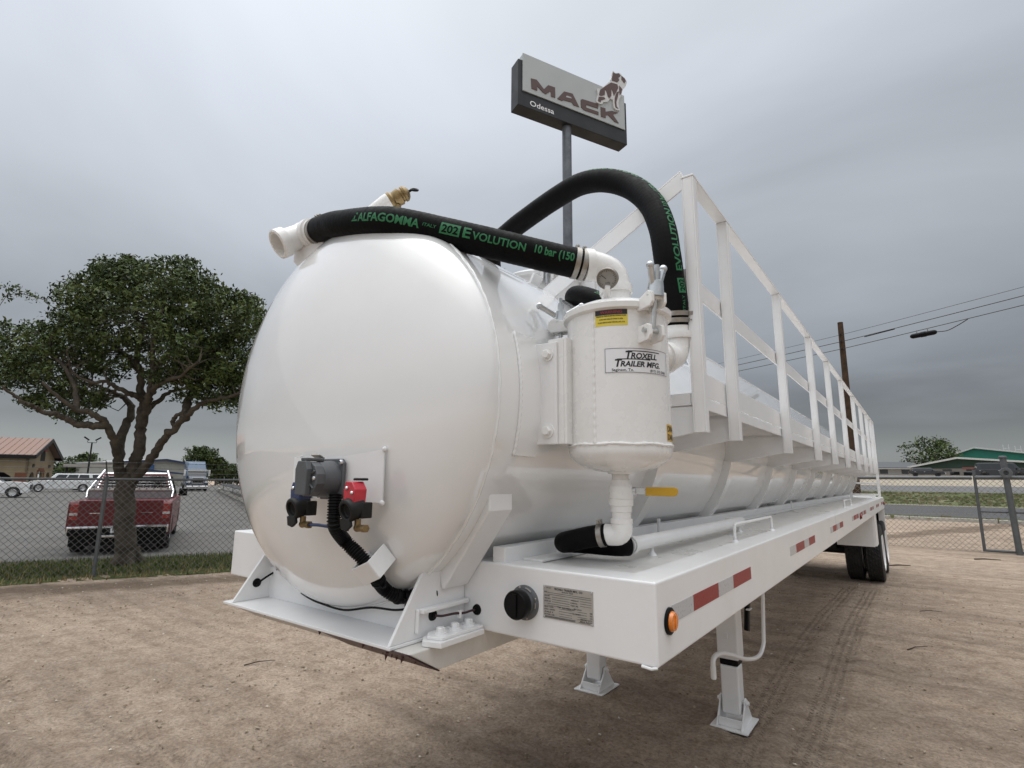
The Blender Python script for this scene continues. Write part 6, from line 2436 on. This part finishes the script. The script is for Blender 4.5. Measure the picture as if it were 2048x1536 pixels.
def gable_block(name, label, L_az, R_az, d0, d1, eave, ridge, wallm, roofm, trimm, peak=.5, base=None, depth=20, over=.6, upper=None):
    a, b = A3((*polar(L_az, d0), 0)), A3((*polar(R_az, d1), 0))
    u = unit(b - a)
    W_ = float(np.linalg.norm(b - a))
    n = A3((u[1], -u[0], 0))
    if n @ (CAM * A3((1, 1, 0)) - a) < 0:
        n = -n
    z0 = float(terr(a[0], a[1])) if base is None else base
    t = thing(name, label, 'building', (a[0], a[1], z0 - .3))
    e, r = eave - z0 + .3, ridge - z0 + .3
    g = MB().prism([(0, 0), (W_, 0), (W_, e), (W_ * peak, r), (0, e)], (0, 0, 0), u, ZA, n, -depth, 0)
    w = obj('wall', g, wallm, t)
    for p0, p1 in (((-over, e - over * (r - e) / (W_ * peak)), (W_ * peak, r)), ((W_ + over, e - over * (r - e) / (W_ * (1 - peak))), (W_ * peak, r))):
        pts = [(p0[0], p0[1] + .02), (p1[0], p1[1] + .02), (p1[0], p1[1] + .28), (p0[0], p0[1] + .28)]
        g = MB().prism(pts, (0, 0, 0), u, ZA, n, -depth - over, over)
        obj('roof', g, roofm, t)
        pts = [(p0[0], p0[1] - .04), (p1[0], p1[1] - .04), (p1[0], p1[1] + .30), (p0[0], p0[1] + .30)]
        g = MB().prism(pts, (0, 0, 0), u, ZA, n, over + .003, over + .08)
        obj('fascia', g, trimm, t)
    return t, u, n, W_, e, r


def buildings():
    cream = mat('cream_metal_wall', (.40, .39, .345), .7, var=.06, scale=.5)
    bluet = mat('blue_metal_trim', (.02, .045, .11), .5)
    t, u, n, W_, e, r = gable_block('metal_building', 'cream metal building with blue roof trim behind the semi truck', 162.7, 157.0, 128, 134, 4.35, 5.15, cream, mat('pale_metal_roof', (.42, .42, .42), .5), bluet, peak=.62, base=0.0)
    g = MB().prism([(W_ * .30, 2.6), (W_ * .60, 2.4), (W_ * .60, 2.6), (W_ * .30, 3.9)][::1], (0, 0, 0), u, ZA, n, .65, .9)
    g = MB().bar(n * 1.2 + u * W_ * .18 + ZA * 3.7, n * 1.2 + u * W_ * .86 + ZA * 2.75, .28, .3, ZA)
    obj('canopy_edge', g, bluet, t)
    obj('sign_board', MB().prism([(W_ * .30, 3.5), (W_ * .46, 3.45), (W_ * .46, 4.5), (W_ * .30, 4.5)], (0, 0, 0), u, ZA, n, .7, .9), mat('blue_sign_face', (.03, .085, .20), .5), t)
    for k, (f, w, h) in enumerate(((.40, 2.4, 2.6), (.52, 1.0, 2.2), (.90, 1.6, 3.0))):
        obj('door', MB().prism([(W_ * f, 0), (W_ * f + w, 0), (W_ * f + w, h), (W_ * f, h)], (0, 0, 0), u, ZA, n, .002, .05), mat('grey_door', (.14, .14, .14), .6), t)
    g = MB()
    for i in range(int(W_ / .9)):
        g.prism([(i * .9, 0), (i * .9 + .08, 0), (i * .9 + .08, e - .1), (i * .9, e - .1)], (0, 0, 0), u, ZA, n, .002, .04)
    obj('wall_ribs', g, cream, t, kind='stuff')
    # right: two green gabled volumes and a low grey house
    grn = mat('teal_metal_wall', (.012, .165, .115), .55, var=.06, scale=.5)
    grnd = mat('dark_green_wall', (.012, .045, .030), .6, var=.06, scale=.5)
    lt = mat('pale_roof_edge', (.52, .53, .52), .5)
    gr = mat('grey_roof', (.26, .27, .27), .6)
    t, u, n, W_, e, r = gable_block('green_building', 'tall teal green gabled metal building with pale roof edges', 88.72, 80.0, 158, 158, 1.79 + 158 * .0325, 1.79 + 158 * .0500, grn, gr, lt, peak=.30, base=3.2, depth=24)
    for f in (.52, .60):
        g = MB()
        for k in (-.45, .45):
            g.box((-.06 + k, -.06, 0), (.06 + k, .06, 1.5))
        g.box((-.39, -.05, .6), (.39, .05, .75))
        g.v = [tuple(u * p[0] + n * (p[1] - 4) + u * (W_ * f) + ZA * (p[2] + e + (r - e) * (1 - (f - .3) / .7) + .2)) for p in g.v]
        obj('roof_stand', g, lt, t)
    t, u, n, W_, e, r = gable_block('green_fronted_shop', 'low shop with dark green gable and broad pale roof, before the teal building', 90.1, 80.6, 138, 134, 1.79 + 138 * .0245, 1.79 + 138 * .0355, grnd, gr, lt, peak=.315, base=3.0, depth=14, over=1.0)
    wall = mat('grey_block_wall', (.20, .19, .175), .8, var=.08, scale=.5)
    obj('front_wall', MB().prism([(0, 0), (W_, 0), (W_, e - .35), (0, e - .35)], (0, 0, 0), u, ZA, n, .003, .12), wall, t)
    for f, w, z0, z1 in ((.25, .9, .9, 1.5), (.34, 1.4, 0, 1.4), (.36, 1.0, 1.6, 2.0), (.20, .9, 1.6, 2.0), (.52, 2.0, .6, 1.6), (.66, 2.6, 0, 2.0)):
        obj('window', MB().prism([(W_ * f, z0), (W_ * f + w * 1.6, z0), (W_ * f + w * 1.6, z1), (W_ * f, z1)], (0, 0, 0), u, ZA, n, .122, .16), GLASSD, t)
    obj('sign_board', MB().prism([(W_ * .335, 2.0), (W_ * .43, 2.0), (W_ * .43, 2.35), (W_ * .335, 2.35)], (0, 0, 0), u, ZA, n, .122, .2), mat('faded_red_sign', (.25, .08, .07), .6), t)
    a, b = A3((*polar(98.5, 130), 0)), A3((*polar(89.7, 139), 0))
    z0 = 3.2
    t = thing('grey_house', 'long low house with a dark grey shingle roof and white wall', 'building', (a[0], a[1], z0 - .3))
    u = unit(b - a)
    W_ = float(np.linalg.norm(b - a))
    n = A3((u[1], -u[0], 0))
    n = n if n @ (CAM * A3((1, 1, 0)) - a) > 0 else -n
    obj('wall', MB().prism([(0, 0), (W_, 0), (W_, 2.0), (0, 2.0)], (0, 0, 0), u, ZA, n, -8, 0), mat('white_siding', (.42, .43, .43), .7, var=.05), t)
    g = MB().prism([(.9, 1.95), (.9, 2.15), (-4, 3.45), (-8.9, 2.15), (-8.9, 1.95)], (0, 0, 0), n, ZA, u, -.5, W_ + .2)
    obj('roof', g, mat('grey_shingles', (.10, .105, .11), .85, var=.12, scale=1), t)
    obj('gutter', MB().prism([(-.5, 1.86), (W_ + .2, 1.86), (W_ + .2, 1.99), (-.5, 1.99)], (0, 0, 0), u, ZA, n, .903, 1.0), lt, t)
    for k in range(5):
        obj('window', MB().prism([(W_ * (.12 + .18 * k), .9), (W_ * (.12 + .18 * k) + 1.5, .9), (W_ * (.12 + .18 * k) + 1.5, 1.75), (W_ * (.12 + .18 * k), 1.75)], (0, 0, 0), u, ZA, n, .003, .05), GLASSD, t)
    # low open canopy behind the lot
    x, y = polar(163.85, 118)
    t = thing('flat_canopy', 'low flat roofed carport with a pale edge behind the white vehicles', 'carport', (x, y, 0), rad(-15))
    obj('roof', MB().box((-3, -4.5, 3.3), (3, 4.5, 3.75)), mat('pale_fascia', (.40, .37, .33), .7), t, bevel=.03)
    for sx in (-2.6, 2.6):
        for sy in (-4, 4):
            obj('column', MB().box((sx - .12, sy - .12, 0), (sx + .12, sy + .12, 3.299)), DKGREY, t)
    # lamp post
    x, y = polar(164.42, 92)
    t = thing('lamp_post', 'twin headed parking lot lamp post beside the tan building', 'lamp post', (x, y, 0))
    obj('pole', MB().tube([(0, 0, 0), (0, 0, 6.3)], [.13, .09], 12), DKGREY, t)
    ri = A3((-ray(183, 900)[1], ray(183, 900)[0], 0))
    ri = unit(ri)
    for s in (1, -1):
        g = MB().tube([ZA * 6.25, ri * s * .45 + ZA * 6.25, ri * s * .5 + ZA * 6.5], .04, 8)
        g.obox(ri * s * .62 + ZA * 6.78, (.36, .16, .09), unit(ri * s + ZA * .75), unit(A3((ri[1], -ri[0], 0))), unit(-ri * s * .75 + ZA))
        obj('lamp_head', g, DKGREY, t, bevel=.02)
    # dark screened fence and its kerb at the far end of the lot
    a, b = onp(446, 982, 2, 0), onp(484, 998, 2, 0)
    b2 = b + (b - a) * .8
    t = thing('screened_fence', 'dark windscreen fence on a pale kerb, right of the semi truck', 'fence', tuple(a))
    d = b2 - a
    for k, (f0, f1) in enumerate(((0, .33), (.34, .66), (.67, 1.0))):
        obj('screen_panel', MB().bar(d * f0 + ZA * .95, d * f1 + ZA * .95, .05, 1.6, XA), mat('black_windscreen', (.028, .030, .032), .8), t)
    for f in (0, .335, .665, 1.0):
        obj('post', MB().tube([d * f, d * f + ZA * 1.85], .05, 8), GALV, t)
    obj('kerb', MB().bar(d * -.1 + ZA * .05 - unit(np.cross(d, ZA)) * -.35, d + ZA * .05 - unit(np.cross(d, ZA)) * -.35, .3, .5, ZA), CONC, t)


buildings()
